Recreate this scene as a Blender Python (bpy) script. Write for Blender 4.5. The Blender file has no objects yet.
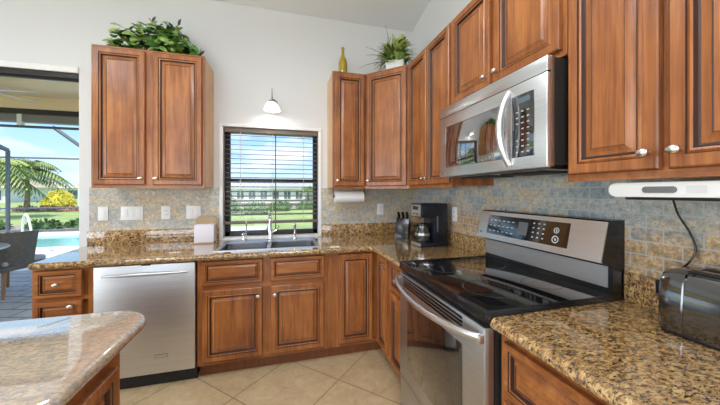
import bpy, bmesh, math, random
from mathutils import Vector, Matrix
PI = math.pi
random.seed(7)
S = bpy.context.scene
C = S.collection

# ------------------------------------------------------------------ camera
cam_d = bpy.data.cameras.new('camera'); cam = bpy.data.objects.new('camera', cam_d); C.objects.link(cam)
cam.location = (-1.3755, -2.904, 1.3577)
cam.rotation_euler = (PI/2, 0, -0.2623)
cam_d.sensor_width = 36; cam_d.lens = 286.2*36/720
cam_d.shift_y = -10.22/720
cam_d.clip_start = 0.02; cam_d.clip_end = 500
S.camera = cam

# ------------------------------------------------------------------ world, sun, exposure
S.view_settings.view_transform = 'Standard'; S.view_settings.look = 'None'
S.view_settings.gamma = 1.0; S.view_settings.use_curve_mapping = False
S.view_settings.exposure = -0.30
SKY_STRENGTH = 1.75
SUN_ENERGY = 6.0
FILL_LAMP_W = 27.0
DAY_FILL_W = 115.0
w = bpy.data.worlds.new('world'); S.world = w; w.use_nodes = True
nt = w.node_tree; nt.nodes.clear()
def wn(t): return nt.nodes.new(t)
wo = wn('ShaderNodeOutputWorld'); bg = wn('ShaderNodeBackground'); tc = wn('ShaderNodeTexCoord')
sep = wn('ShaderNodeSeparateXYZ'); ramp = wn('ShaderNodeValToRGB'); mp = wn('ShaderNodeMapping')
noi = wn('ShaderNodeTexNoise'); cr = wn('ShaderNodeValToRGB'); mx = wn('ShaderNodeMixRGB')
nt.links.new(tc.outputs['Generated'], sep.inputs[0]); nt.links.new(sep.outputs['Z'], ramp.inputs[0])
ramp.color_ramp.elements[0].position = 0.0; ramp.color_ramp.elements[0].color = (0.62, 0.80, 0.95, 1)
ramp.color_ramp.elements[1].position = 0.6; ramp.color_ramp.elements[1].color = (0.16, 0.40, 0.85, 1)
e = ramp.color_ramp.elements.new(0.16); e.color = (0.36, 0.64, 0.93, 1)
nt.links.new(tc.outputs['Generated'], mp.inputs[0]); mp.inputs['Scale'].default_value = (1.6, 1.6, 5.0)
nt.links.new(mp.outputs[0], noi.inputs['Vector']); noi.inputs['Scale'].default_value = 2.2; noi.inputs['Detail'].default_value = 7
nt.links.new(noi.outputs['Fac'], cr.inputs[0])
cr.color_ramp.elements[0].position = 0.50; cr.color_ramp.elements[0].color = (0, 0, 0, 1)
cr.color_ramp.elements[1].position = 0.68; cr.color_ramp.elements[1].color = (1, 1, 1, 1)
nt.links.new(cr.outputs[0], mx.inputs['Fac']); nt.links.new(ramp.outputs[0], mx.inputs[1]); mx.inputs[2].default_value = (0.95, 0.97, 1.0, 1)
nt.links.new(mx.outputs[0], bg.inputs[0]); bg.inputs[1].default_value = SKY_STRENGTH
nt.links.new(bg.outputs[0], wo.inputs[0])
sd = bpy.data.lights.new('sun', 'SUN'); sun = bpy.data.objects.new('sun', sd); C.objects.link(sun)
# added fill lights outside the added left windows and opening, standing in for daylight
for nm_, lc_, rt_, sx_, sy_, wt_ in (('daylight_left_a', (-7.45, -4.17, 1.3), (0, -PI/2, 0), 2.1, 2.0, DAY_FILL_W), ('daylight_left_b', (-7.45, -1.83, 1.3), (0, -PI/2, 0), 2.1, 2.0, DAY_FILL_W), ('daylight_front', (-3.7, -6.85, 1.2), (PI/2, 0, 0), 3.8, 2.3, DAY_FILL_W*1.1)):
    dl_ = bpy.data.lights.new(nm_, 'AREA'); dl_.shape = 'RECTANGLE'; dl_.size = sx_; dl_.size_y = sy_; dl_.energy = wt_; dl_.color = (.88, .93, 1.0)
    do_ = bpy.data.objects.new(nm_, dl_); C.objects.link(do_); do_.location = lc_; do_.rotation_euler = rt_
sd.energy = SUN_ENERGY; sd.angle = 0.009; sd.color = (1.0, 0.95, 0.86)
sun.rotation_euler = (math.radians(24), math.radians(-14), 0)   # high sun behind the house
sun.location = (0, -5, 20)

# ------------------------------------------------------------------ materials
def mat(name, col=(.8, .8, .8), rough=.5, metal=0., spec=.5, emis=None, es=0., trans=0., coat=0., alpha=1.):
    m = bpy.data.materials.new(name); m.use_nodes = True
    b = m.node_tree.nodes['Principled BSDF']
    b.inputs['Base Color'].default_value = (*col, 1); b.inputs['Roughness'].default_value = rough
    b.inputs['Metallic'].default_value = metal; b.inputs['Specular IOR Level'].default_value = spec
    if coat: b.inputs['Coat Weight'].default_value = coat; b.inputs['Coat Roughness'].default_value = .08
    if emis: b.inputs['Emission Color'].default_value = (*emis, 1); b.inputs['Emission Strength'].default_value = es
    if trans: b.inputs['Transmission Weight'].default_value = trans
    if alpha < 1: b.inputs['Alpha'].default_value = alpha
    return m
class N:
    def __init__(s, m): s.t = m.node_tree; s.b = s.t.nodes['Principled BSDF']
    def n(s, t, **k):
        x = s.t.nodes.new(t)
        for a, v in k.items():
            if a.startswith('i_'): x.inputs[a[2:].replace('_', ' ')].default_value = v
            else: setattr(x, a, v)
        return x
    def l(s, a, b): s.t.links.new(a, b)
    def ramp(s, src, stops, interp='LINEAR'):
        r = s.n('ShaderNodeValToRGB'); r.color_ramp.interpolation = interp
        el = r.color_ramp.elements
        while len(el) < len(stops): el.new(.5)
        for q, (p, c) in zip(el, stops): q.position = p; q.color = (*c, 1) if len(c) == 3 else c
        s.l(src, r.inputs[0]); return r.outputs[0]
    def coord(s, scale=(1, 1, 1), kind='Object', rot=(0, 0, 0), loc=(0, 0, 0)):
        t = s.n('ShaderNodeTexCoord'); m = s.n('ShaderNodeMapping')
        m.inputs['Scale'].default_value = scale; m.inputs['Rotation'].default_value = rot; m.inputs['Location'].default_value = loc
        s.l(t.outputs[kind], m.inputs[0]); return m.outputs[0]
    def world(s, scale=(1, 1, 1), rot=(0, 0, 0), loc=(0, 0, 0)):
        t = s.n('ShaderNodeNewGeometry'); m = s.n('ShaderNodeMapping')
        m.inputs['Scale'].default_value = scale; m.inputs['Rotation'].default_value = rot; m.inputs['Location'].default_value = loc
        s.l(t.outputs['Position'], m.inputs[0]); return m.outputs[0]
    def noise(s, vec, scale, detail=4, rough=.55, dist=0.):
        x = s.n('ShaderNodeTexNoise'); s.l(vec, x.inputs['Vector'])
        x.inputs['Scale'].default_value = scale; x.inputs['Detail'].default_value = detail
        x.inputs['Roughness'].default_value = rough; x.inputs['Distortion'].default_value = dist
        return x.outputs['Fac']
    def mix(s, f, a, b, mode='MIX'):
        x = s.n('ShaderNodeMixRGB', blend_type=mode)
        for i, v in ((0, f), (1, a), (2, b)):
            if hasattr(v, 'links') or isinstance(v, bpy.types.NodeSocket): s.l(v, x.inputs[i])
            elif isinstance(v, (int, float)): x.inputs[i].default_value = v
            else: x.inputs[i].default_value = (*v, 1)
        return x.outputs[0]
    def bump(s, h, strength=.2, dist=.01):
        x = s.n('ShaderNodeBump'); x.inputs['Strength'].default_value = strength; x.inputs['Distance'].default_value = dist
        s.l(h, x.inputs['Height']); s.l(x.outputs[0], s.b.inputs['Normal'])

def wood(name, c1, c2, c3, axis='z', rough=.33):
    m = mat(name, c2, rough); q = N(m)
    sc = {'z': (9, 9, .9), 'x': (.9, 9, 9)}[axis]
    v = q.world(sc)
    a = q.noise(v, 2.4, 6, .6, .6)
    b = q.noise(q.world((1, 1, 1)), 4.2, 3)
    fine = q.noise(q.world({'z': (160, 160, 4), 'x': (4, 4, 160)}[axis]), 1.0, 2)
    base = q.ramp(a, [(.3, c1), (.5, c2), (.72, c3)])
    base = q.mix(.35, base, q.ramp(b, [(.3, c1), (.7, c3)]))
    base = q.mix(.18, base, q.ramp(fine, [(.35, c1), (.65, c3)]))
    q.l(base, q.b.inputs['Base Color'])
    q.b.inputs['Coat Weight'].default_value = .15; q.b.inputs['Coat Roughness'].default_value = .2
    return m
WOOD = wood('cherry_wood', (.115, .028, .007), (.30, .088, .020), (.56, .215, .060))
WOODH = wood('cherry_wood_horizontal', (.115, .028, .007), (.30, .088, .020), (.56, .215, .060), 'x')
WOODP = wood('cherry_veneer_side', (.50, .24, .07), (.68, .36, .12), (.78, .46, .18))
GLAZE = mat('dark_glaze', (.045, .016, .009), .45)
KICK = wood('toe_kick_wood', (.12, .035, .014), (.19, .06, .022), (.26, .09, .035))

def granite(name, grey=0.):
    m = mat(name, (.4, .28, .15), .1, spec=.5); q = N(m)
    v = q.world((1, 1.5, 1), rot=(0, 0, .6))
    big = q.noise(v, 7, 4, .6, .8)
    med = q.noise(v, 44, 6, .7, .5)
    sm = q.noise(v, 95, 3, .6)
    base = q.ramp(big, [(.32, (.30, .16, .06)), (.5, (.42, .25, .10)), (.68, (.50, .35, .18))])
    base = q.mix(.72, base, q.ramp(med, [(.36, (.045, .024, .015)), (.44, (.20, .095, .032)), (.52, (.50, .28, .085)), (.64, (.72, .50, .24))]))
    dark = q.ramp(q.noise(q.world((1, 2.1, 1.4), rot=(0, 0, .35)), 64, 5, .75, .4), [(.43, (1, 1, 1)), (.475, (0, 0, 0))])
    base = q.mix(dark, base, (.022, .015, .014))
    gr = q.ramp(sm, [(.60, (0, 0, 0)), (.68, (1, 1, 1))])
    base = q.mix(q.mix(.6, (0, 0, 0), gr), base, (.36, .32, .29))
    if grey: base = q.mix(grey, base, (.47, .42, .37))
    q.l(base, q.b.inputs['Base Color'])
    q.b.inputs['Coat Weight'].default_value = .5; q.b.inputs['Coat Roughness'].default_value = .03
    return m
GRAN = granite('golden_granite')
GRANI = granite('island_granite', .55)
for g__, io_ in ((GRAN, 1.5), (GRANI, 2.1)):
    g__.node_tree.nodes['Principled BSDF'].inputs['Coat IOR'].default_value = io_; g__.node_tree.nodes['Principled BSDF'].inputs['Coat Weight'].default_value = 1.

# stone brick tiles: vector mapped so that brick rows are z, run is x (back) or y (right)
def stonetile(name, axis):
    m = mat(name, (.4, .38, .34), .42); q = N(m)
    g = q.n('ShaderNodeNewGeometry'); sx = q.n('ShaderNodeSeparateXYZ'); q.l(g.outputs['Position'], sx.inputs[0])
    cb = q.n('ShaderNodeCombineXYZ'); q.l(sx.outputs['X' if axis == 'x' else 'Y'], cb.inputs[0]); q.l(sx.outputs['Z'], cb.inputs[1])
    ad = q.n('ShaderNodeVectorMath', operation='ADD'); q.l(cb.outputs[0], ad.inputs[0]); ad.inputs[1].default_value = (20.03, .011, 0)
    br = q.n('ShaderNodeTexBrick'); q.l(ad.outputs[0], br.inputs['Vector'])
    br.inputs['Scale'].default_value = 1; br.inputs['Brick Width'].default_value = .106; br.inputs['Row Height'].default_value = .0535
    br.inputs['Mortar Size'].default_value = .0028; br.inputs['Mortar Smooth'].default_value = .25; br.inputs['Bias'].default_value = 0
    br.inputs['Color1'].default_value = (0, 0, 0, 1); br.inputs['Color2'].default_value = (1, 1, 1, 1); br.inputs['Mortar'].default_value = (.5, .5, .5, 1)
    vz = q.world((1, 1, 1))
    n1 = q.noise(vz, 2.1, 2, .5); n2 = q.noise(vz, 48, 5, .75, .3); n3 = q.noise(vz, 9, 3)
    hue = q.mix(.55, n1, br.outputs['Color'])
    hue = q.mix(.25, hue, n3)
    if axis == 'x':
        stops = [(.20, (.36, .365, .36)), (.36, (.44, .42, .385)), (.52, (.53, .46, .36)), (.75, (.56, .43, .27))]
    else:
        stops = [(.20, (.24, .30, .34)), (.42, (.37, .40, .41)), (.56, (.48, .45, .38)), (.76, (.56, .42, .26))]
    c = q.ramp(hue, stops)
    if axis == 'y':   # warm window light painted into the lower courses' colour
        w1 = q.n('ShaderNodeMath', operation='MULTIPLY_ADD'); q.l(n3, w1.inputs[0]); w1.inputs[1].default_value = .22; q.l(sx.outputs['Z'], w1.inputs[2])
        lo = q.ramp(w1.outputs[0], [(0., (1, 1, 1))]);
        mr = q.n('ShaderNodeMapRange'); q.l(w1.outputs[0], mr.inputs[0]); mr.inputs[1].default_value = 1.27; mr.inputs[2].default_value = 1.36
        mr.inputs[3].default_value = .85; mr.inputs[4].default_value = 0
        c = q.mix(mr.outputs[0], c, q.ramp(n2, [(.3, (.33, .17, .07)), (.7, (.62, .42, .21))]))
    c = q.mix(.8, c, q.ramp(n2, [(.32, (.20, .30, .30)), (.5, (.52, .52, .52)), (.68, (.86, .84, .80))]), 'OVERLAY')
    c = q.mix(br.outputs['Fac'], c, (.48, .46, .42) if axis == 'x' else (.48, .50, .50))
    q.l(c, q.b.inputs['Base Color'])
    inv = q.n('ShaderNodeMath', operation='SUBTRACT'); inv.inputs[0].default_value = 1; q.l(br.outputs['Fac'], inv.inputs[1])
    q.bump(inv.outputs[0], .35, .004)
    return m
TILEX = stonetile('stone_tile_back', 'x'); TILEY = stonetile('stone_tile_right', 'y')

def paint(name, col, r=.75):
    m = mat(name, col, r); q = N(m)
    q.bump(q.noise(q.world(), 160, 3), .06, .002); return m
WALL = paint('warm_white_paint', (.71, .71, .71)); CEIL = paint('ceiling_paint', (.78, .79, .81)); TRIM = paint('white_trim_paint', (.84, .84, .83), .45)
TAN = paint('tan_paint', (.93, .74, .47)); 
def floor_m():
    m = mat('beige_floor_tile', (.6, .5, .36), .28); q = N(m)
    g = q.n('ShaderNodeNewGeometry'); mpn = q.n('ShaderNodeMapping'); q.l(g.outputs['Position'], mpn.inputs[0])
    mpn.inputs['Rotation'].default_value = (0, 0, PI/4)
    # x-y = -.125 + k*.707 ; x+y = -1.85 + k*.707 are the joints
    mpn.inputs['Location'].default_value = (.125/math.sqrt(2) + 20, 1.85/math.sqrt(2) + 20, 0)
    br = q.n('ShaderNodeTexBrick'); q.l(mpn.outputs[0], br.inputs['Vector']); br.offset = 0
    br.inputs['Scale'].default_value = 1; br.inputs['Brick Width'].default_value = .5; br.inputs['Row Height'].default_value = .5
    br.inputs['Mortar Size'].default_value = .004; br.inputs['Mortar Smooth'].default_value = .2
    br.inputs['Color1'].default_value = (.50, .36, .20, 1); br.inputs['Color2'].default_value = (.56, .42, .25, 1)
    n = q.noise(q.world(), 7, 6, .7, .8); n2 = q.noise(q.world(), 22, 5, .7)
    c = q.mix(.5, br.outputs['Color'], q.ramp(n, [(.3, (.37, .24, .115)), (.5, (.61, .44, .235)), (.7, (.80, .63, .38))]))
    c = q.mix(.22, c, q.ramp(n2, [(.35, (.27, .18, .10)), (.6, (.56, .44, .29))]))
    c = q.mix(br.outputs['Fac'], c, (.25, .17, .10))
    q.l(c, q.b.inputs['Base Color']); return m
FLOOR = floor_m()
def pavers_m():
    m = mat('grey_pavers', (.3, .3, .3), .7); q = N(m)
    br = q.n('ShaderNodeTexBrick'); q.l(q.world(rot=(0, 0, .25)), br.inputs['Vector'])
    br.inputs['Scale'].default_value = 1; br.inputs['Brick Width'].default_value = .42; br.inputs['Row Height'].default_value = .21
    br.inputs['Mortar Size'].default_value = .012
    br.inputs['Color1'].default_value = (.36, .35, .35, 1); br.inputs['Color2'].default_value = (.50, .48, .46, 1); br.inputs['Mortar'].default_value = (.10, .10, .11, 1)
    q.l(q.mix(.25, br.outputs['Color'], q.ramp(q.noise(q.world(), 12), [(.3, (.2, .2, .22)), (.7, (.6, .58, .55))])), q.b.inputs['Base Color']); return m
PAVER = pavers_m()
def steel_m(name, col=(.62, .62, .62), rough=.27, stretch=(2, 260, 260)):
    m = mat(name, col, rough, 1.); q = N(m)
    n = q.noise(q.world(stretch), 1.0, 2)
    q.l(q.ramp(n, [(.3, tuple(c*.93 for c in col)), (.7, tuple(min(1, c*1.06) for c in col))]), q.b.inputs['Base Color'])
    return m
STEEL = steel_m('brushed_steel', (.66, .665, .68), .42); STEELY = steel_m('brushed_steel_range', (.56, .565, .58), .36, (260, 2, 260))
STEELM = steel_m('microwave_steel', (.74, .745, .755), .30, (260, 2, 260))
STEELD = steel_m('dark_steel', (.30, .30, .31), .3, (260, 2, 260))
CHROME = mat('chrome', (.85, .85, .86), .08, 1.); NICKEL = mat('brushed_nickel', (.74, .70, .64), .28, 1.)
BLK = mat('black_plastic', (.008, .008, .009), .22); BLKG = mat('black_glass', (.006, .006, .007), .04, spec=1., coat=1.); BLKG.node_tree.nodes['Principled BSDF'].inputs['Coat IOR'].default_value = 1.75
BLKM = mat('matte_black', (.014, .014, .015), .6); GREYP = mat('grey_plastic', (.14, .14, .145), .4)
MWGLASS = mat('microwave_window_glass', (.40, .40, .41), .05, 1.)
NAVY = mat('navy_black_plastic', (.007, .009, .017), .32)
TCHR = mat('dark_chrome', (.20, .20, .21), .10, 1.)
WHITEP = mat('white_plastic', (.72, .715, .69), .35); MARK = mat('panel_marks', (.62, .62, .62), .5)
PLATEM = mat('white_plate', (.86, .86, .85), .35); DNICK = mat('dark_nickel', (.30, .29, .28), .3, 1.); GREYM = mat('grey_marks', (.36, .36, .36), .5); PAPER = mat('paper_towel', (.85, .84, .85), .85); NAPK = mat('napkin_cloth', (.74, .70, .74), .85)
WICK = mat('tan_wicker', (.42, .30, .17), .7)
BRONZE = mat('bronze_frame', (.030, .024, .020), .4); SLAT = mat('blind_slat', (.17, .135, .105), .5); CORDW = mat('blind_cord', (.7, .66, .6), .7)
CAGE = mat('cage_aluminium', (.10, .115, .13), .5); RAILG = mat('grey_rail', (.24, .22, .20), .6); CREAMP = mat('cream_frame', (.62, .56, .47), .6)
YBOT = mat('yellow_glass', (.36, .25, .015), .12, coat=.5)
GLASSL = mat('frosted_glass_shade', (.95, .95, .93), .4, emis=(1, .97, .9), es=.75)
POT = mat('white_ceramic', (.78, .78, .77), .4)
LEAF1 = mat('leaf_green', (.075, .20, .035), .45); LEAF2 = mat('leaf_light_green', (.26, .40, .08), .45); LEAFY = mat('leaf_yellow_green', (.58, .56, .20), .5)
LEAFD = mat('leaf_dark', (.025, .07, .022), .5); TWIG = mat('dark_twig', (.06, .05, .05), .7)
for m_, a_, b_ in ((LEAF1, (.04, .15, .025), (.20, .46, .07)), (LEAF2, (.22, .42, .07), (.60, .70, .26))):
    q = N(m_); q.l(q.ramp(q.noise(q.world(), 28, 3), [(.35, a_), (.65, b_)]), q.b.inputs['Base Color'])
TRUNK = mat('palm_trunk', (.22, .17, .12), .9)
PALM = mat('palm_leaf', (.15, .26, .06), .55); YBUSH = mat('yellow_bush', (.70, .58, .04), .7); PINK = mat('pink_flowers', (.50, .20, .17), .8)
HEDGE = mat('shrub_green', (.09, .18, .05), .8)
for m_, a_, b_, sc_ in ((PALM, (.07, .15, .04), (.42, .48, .14), .8), (YBUSH, (.45, .40, .03), (.90, .74, .08), 6), (HEDGE, (.04, .09, .03), (.20, .32, .10), 6), (PINK, (.30, .16, .10), (.62, .30, .26), 6)):
    q = N(m_); q.l(q.ramp(q.noise(q.world(), sc_, 4), [(.35, a_), (.65, b_)]), q.b.inputs['Base Color'])
GRASS = mat('lawn', (.26, .36, .10), .9); q = N(GRASS)
q.l(q.mix(.4, q.ramp(q.noise(q.world(), .35, 3), [(.35, (.22, .33, .08)), (.7, (.52, .55, .22))]), q.ramp(q.noise(q.world(), 9, 4), [(.35, (.14, .24, .06)), (.7, (.48, .52, .2))])), q.b.inputs['Base Color'])
MULCH = mat('mulch_bed', (.35, .30, .24), .95); q = N(MULCH); q.l(q.ramp(q.noise(q.world(), 14, 5), [(.35, (.18, .13, .09)), (.7, (.58, .52, .45))]), q.b.inputs['Base Color'])
DECK = mat('pale_pool_deck', (.80, .77, .72), .8)
WATER = mat('pool_water', (.22, .56, .52), .08, spec=.8); q = N(WATER); q.bump(q.noise(q.world(), 5, 3), .15, .02)
CANAL = mat('canal_water', (.30, .40, .44), .1)
HWALL = mat('neighbour_wall', (.78, .78, .76), .8); HROOF = mat('grey_tile_roof', (.46, .47, .47), .8); HROOFT = mat('tan_tile_roof', (.55, .42, .32), .8)
HWIN = mat('neighbour_window', (.10, .14, .17), .2); GLASS = None
SOIL = mat('potting_soil', (.05, .035, .02), .9)
g_ = bpy.data.materials.new('clear_window_glass'); g_.use_nodes = True; t_ = g_.node_tree; t_.nodes.clear()
o_ = t_.nodes.new('ShaderNodeOutputMaterial'); a1 = t_.nodes.new('ShaderNodeBsdfTransparent'); a2 = t_.nodes.new('ShaderNodeBsdfGlossy'); fr = t_.nodes.new('ShaderNodeFresnel'); ms = t_.nodes.new('ShaderNodeMixShader')
a2.inputs['Roughness'].default_value = .01; fr.inputs[0].default_value = 1.35
t_.links.new(fr.outputs[0], ms.inputs[0]); t_.links.new(a1.outputs[0], ms.inputs[1]); t_.links.new(a2.outputs[0], ms.inputs[2]); t_.links.new(ms.outputs[0], o_.inputs[0]); GLASS = g_
# carafe glass
CARAFE = mat('carafe_glass', (.03, .03, .03), .03, spec=1., coat=1.)

# ------------------------------------------------------------------ mesh helpers
class MB:
    def __init__(s): s.bm = bmesh.new(); s.mats = []
    def mi(s, m):
        if m not in s.mats: s.mats.append(m)
        return s.mats.index(m)
    def faces(s, vs, fs, m):
        v = [s.bm.verts.new(p) for p in vs]; k = s.mi(m); out = []
        for f in fs:
            try: F = s.bm.faces.new([v[i] for i in f]); F.material_index = k; out.append(F)
            except ValueError: pass
        return v, out
    def box(s, a, b, m, bev=0., seg=2):
        x0, x1 = sorted((a[0], b[0])); y0, y1 = sorted((a[1], b[1])); z0, z1 = sorted((a[2], b[2]))
        v, f = s.faces([(x0, y0, z0), (x1, y0, z0), (x1, y1, z0), (x0, y1, z0), (x0, y0, z1), (x1, y0, z1), (x1, y1, z1), (x0, y1, z1)],
                       [(0, 3, 2, 1), (4, 5, 6, 7), (0, 1, 5, 4), (1, 2, 6, 5), (2, 3, 7, 6), (3, 0, 4, 7)], m)
        if bev:
            ed = list({e for x in f for e in x.edges})
            bmesh.ops.bevel(s.bm, geom=ed, offset=bev, segments=seg, affect='EDGES', profile=.5, material=-1)
        return s
    def tube(s, pts, r, m, n=10, caps=True):
        pts = [Vector(p) for p in pts]; rs = r if isinstance(r, (list, tuple)) else [r]*len(pts)
        rings = []; k = s.mi(m); up = None
        for i, p in enumerate(pts):
            d = (pts[min(i+1, len(pts)-1)] - pts[max(i-1, 0)]).normalized()
            if up is None: up = Vector((0, 0, 1)) if abs(d.z) < .9 else Vector((1, 0, 0))
            a = d.cross(up).normalized()
            if a.length < .1: a = d.orthogonal().normalized()
            b = a.cross(d).normalized(); up = b
            rings.append([s.bm.verts.new(p + (a*math.cos(2*PI*j/n) + b*math.sin(2*PI*j/n))*rs[i]) for j in range(n)])
        for i in range(len(rings)-1):
            for j in range(n):
                F = s.bm.faces.new((rings[i][j], rings[i][(j+1) % n], rings[i+1][(j+1) % n], rings[i+1][j])); F.material_index = k
        if caps:
            for R in (rings[0], rings[-1][::-1]): F = s.bm.faces.new(R); F.material_index = k
        return s
    def lathe(s, prof, m, c=(0, 0, 0), n=24, axis='z', sx=1., sy=1.):
        k = s.mi(m); rings = []
        for r, h in prof:
            ring = []
            for j in range(n):
                a = 2*PI*j/n; x, y = r*math.cos(a)*sx, r*math.sin(a)*sy
                p = {'z': (x, y, h), '-y': (x, -h, y), 'x': (h, x, y), 'y': (x, h, y)}[axis]
                ring.append(s.bm.verts.new((c[0]+p[0], c[1]+p[1], c[2]+p[2])))
            rings.append(ring)
        for i in range(len(rings)-1):
            for j in range(n):
                F = s.bm.faces.new((rings[i][j], rings[i][(j+1) % n], rings[i+1][(j+1) % n], rings[i+1][j])); F.material_index = k
        for R in (rings[0][::-1], rings[-1]):
            try: F = s.bm.faces.new(R); F.material_index = k
            except ValueError: pass
        return s
    def prism(s, poly, h0, h1, m, axis='z', bev=0., bevtop_only=False):
        """poly in the plane normal to axis, extruded h0..h1"""
        def P(a, b, h): return {'z': (a, b, h), 'x': (h, a, b), 'y': (a, h, b)}[axis]
        n = len(poly); vs = [P(a, b, h0) for a, b in poly] + [P(a, b, h1) for a, b in poly]
        fs = [tuple(range(n))[::-1], tuple(range(n, 2*n))] + [(i, (i+1) % n, n+(i+1) % n, n+i) for i in range(n)]
        v, f = s.faces(vs, fs, m)
        if bev:
            ed = list(set(f[0].edges) | set(f[1].edges)) if not bevtop_only else list(f[1].edges)
            bmesh.ops.bevel(s.bm, geom=ed, offset=bev, segments=3, affect='EDGES', profile=.5, material=-1)
        return s
    def rings(s, loops, m, close=True):
        """loops: list of (list of points, material of the strip that follows)"""
        R = [[s.bm.verts.new(p) for p in L[0]] for L in loops]
        for i in range(len(R)-1):
            n = len(R[i]); k = s.mi(loops[i][1])
            for j in range(n):
                F = s.bm.faces.new((R[i][j], R[i][(j+1) % n], R[i+1][(j+1) % n], R[i+1][j])); F.material_index = k
        if close:
            F = s.bm.faces.new(R[0][::-1]); F.material_index = s.mi(m)
            F = s.bm.faces.new(R[-1]); F.material_index = s.mi(m)
        return s
    def build(s, name, parent=None, loc=(0, 0, 0), rotz=0, smooth=35):
        bmesh.ops.recalc_face_normals(s.bm, faces=s.bm.faces)
        me = bpy.data.meshes.new(name); s.bm.to_mesh(me); s.bm.free()
        for m in s.mats: me.materials.append(m)
        if smooth:
            for p in me.polygons: p.use_smooth = True
            me.set_sharp_from_angle(angle=math.radians(smooth))
        o = bpy.data.objects.new(name, me); C.objects.link(o); o.location = loc; o.rotation_euler = (0, 0, rotz)
        if parent: o.parent = parent
        return o
def thing(name, label, cat, loc=(0, 0, 0), rotz=0, group=None):
    o = bpy.data.objects.new(name, None); C.objects.link(o); o.empty_display_size = .1
    o.location = loc; o.rotation_euler = (0, 0, rotz); o['label'] = label; o['category'] = cat
    if group: o['group'] = group
    return o
def tag(o, label, cat, group=None, kind=None):
    o['label'] = label; o['category'] = cat
    if group: o['group'] = group
    if kind: o['kind'] = kind
    return o
def struct(o, label, cat):
    o['kind'] = 'structure'; o['label'] = label; o['category'] = cat; return o
def copy_tree(o, parent=None):
    kids = list(o.children)
    c = o.copy(); C.objects.link(c)
    if parent: c.parent = parent
    for ch in kids: copy_tree(ch, c)
    return c
def rect(x0, z0, x1, z1, y): return [(x0, y, z0), (x1, y, z0), (x1, y, z1), (x0, y, z1)]

# ------------------------------------------------------------------ the room shell
XL, YF = -7.2, -6.6     # left wall and the wall behind the camera
WT = .16
OPX0, OPX1, OPZ = -6.4, -3.015, 2.345
WX0, WX1, WZ0, WZ1 = -1.915, -1.032, .93, 1.972
def CZ(y): return 3.125 - .215*y if y > -3.2 else 3.125 + .215*3.2 + .215*(y+3.2)
b = MB()
def wb(x0, x1, z0, z1): b.box((x0, 0, z0), (x1, WT, z1), WALL)
wb(XL, OPX0, 0, 3.125); wb(OPX0, OPX1, OPZ, 3.125); wb(OPX1, WX0, 0, 3.125)
wb(WX0, WX1, 0, WZ0); wb(WX0, WX1, WZ1, 3.125); wb(WX1, 0, 0, 3.125)
struct(b.build('wall_back'), 'warm white back wall with the sink window and patio opening', 'wall')
b = MB()
b.prism([(WT, 0), (YF-WT, 0), (YF-WT, CZ(YF)+.1), (-3.2, CZ(-3.2)), (0, 3.125), (WT, 3.09)], 0, WT, WALL, 'x')
struct(b.build('wall_right'), 'warm white side wall behind the range and microwave', 'wall')
b = MB()   # left wall with two added windows
def wl(y0, y1, z0, z1): b.box((XL-WT, y0, z0), (XL, y1, z1), WALL)
wl(YF, -5.2, 0, 3.9); wl(-5.2, -.8, 2.3, 3.9); wl(-5.2, -.8, 0, .25); wl(-3.15, -2.85, .25, 2.3); wl(-.8, WT, 0, 3.9)
struct(b.build('wall_left'), 'warm white far left wall with two tall windows', 'wall')
b = MB()
b.box((XL, YF-WT, 0), (-5.6, YF, 3.9), WALL); b.box((-5.6, YF-WT, 2.4), (-1.8, YF, 3.9), WALL); b.box((-1.8, YF-WT, 0), (0, YF, 3.9), WALL)
struct(b.build('wall_front'), 'warm white wall behind the viewer with a wide opening', 'wall')  # opening added out of view to let the fill light in
b = MB(); b.box((XL-.2, YF-.2, -.1), (.16, WT, 0), FLOOR)
struct(b.build('floor'), 'beige stone floor tiles laid diagonally with brown grout', 'floor')
b = MB()
b.prism([(WT, 3.09), (0, 3.125), (-3.2, CZ(-3.2)), (YF-WT, CZ(YF-WT)), (YF-WT, CZ(YF-WT)+.15), (-3.2, CZ(-3.2)+.15), (WT, 3.25)], XL-WT, WT, CEIL, 'x')
struct(b.build('ceiling'), 'pale grey vaulted ceiling', 'ceiling')
# header casing over the patio opening
b = MB(); b.box((OPX0-.05, -.018, 2.343), (OPX1, .0, 2.392), TRIM, .004)
struct(b.build('trim_1'), 'white header trim over the patio opening', 'trim')
# sliding door track (dark) under the header
dr = thing('door_1', 'dark bronze sliding patio door track across the top of the opening', 'door', (OPX0, .0, 0)); dr['kind'] = 'structure'
b = MB(); b.box((0, .004, 2.305), (OPX1-OPX0, .10, 2.345), BRONZE); b.box((0, .05, 2.29), (OPX1-OPX0, .07, 2.305), BRONZE)
b.build('head_track', dr)
b = MB(); b.box((0, .02, .0), (.05, .10, 2.305), BRONZE); b.build('side_jamb', dr)
b = MB(); b.box((0, .02, .0), (OPX1-OPX0, .15, .012), BRONZE); b.build('bottom_track', dr)

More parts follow.
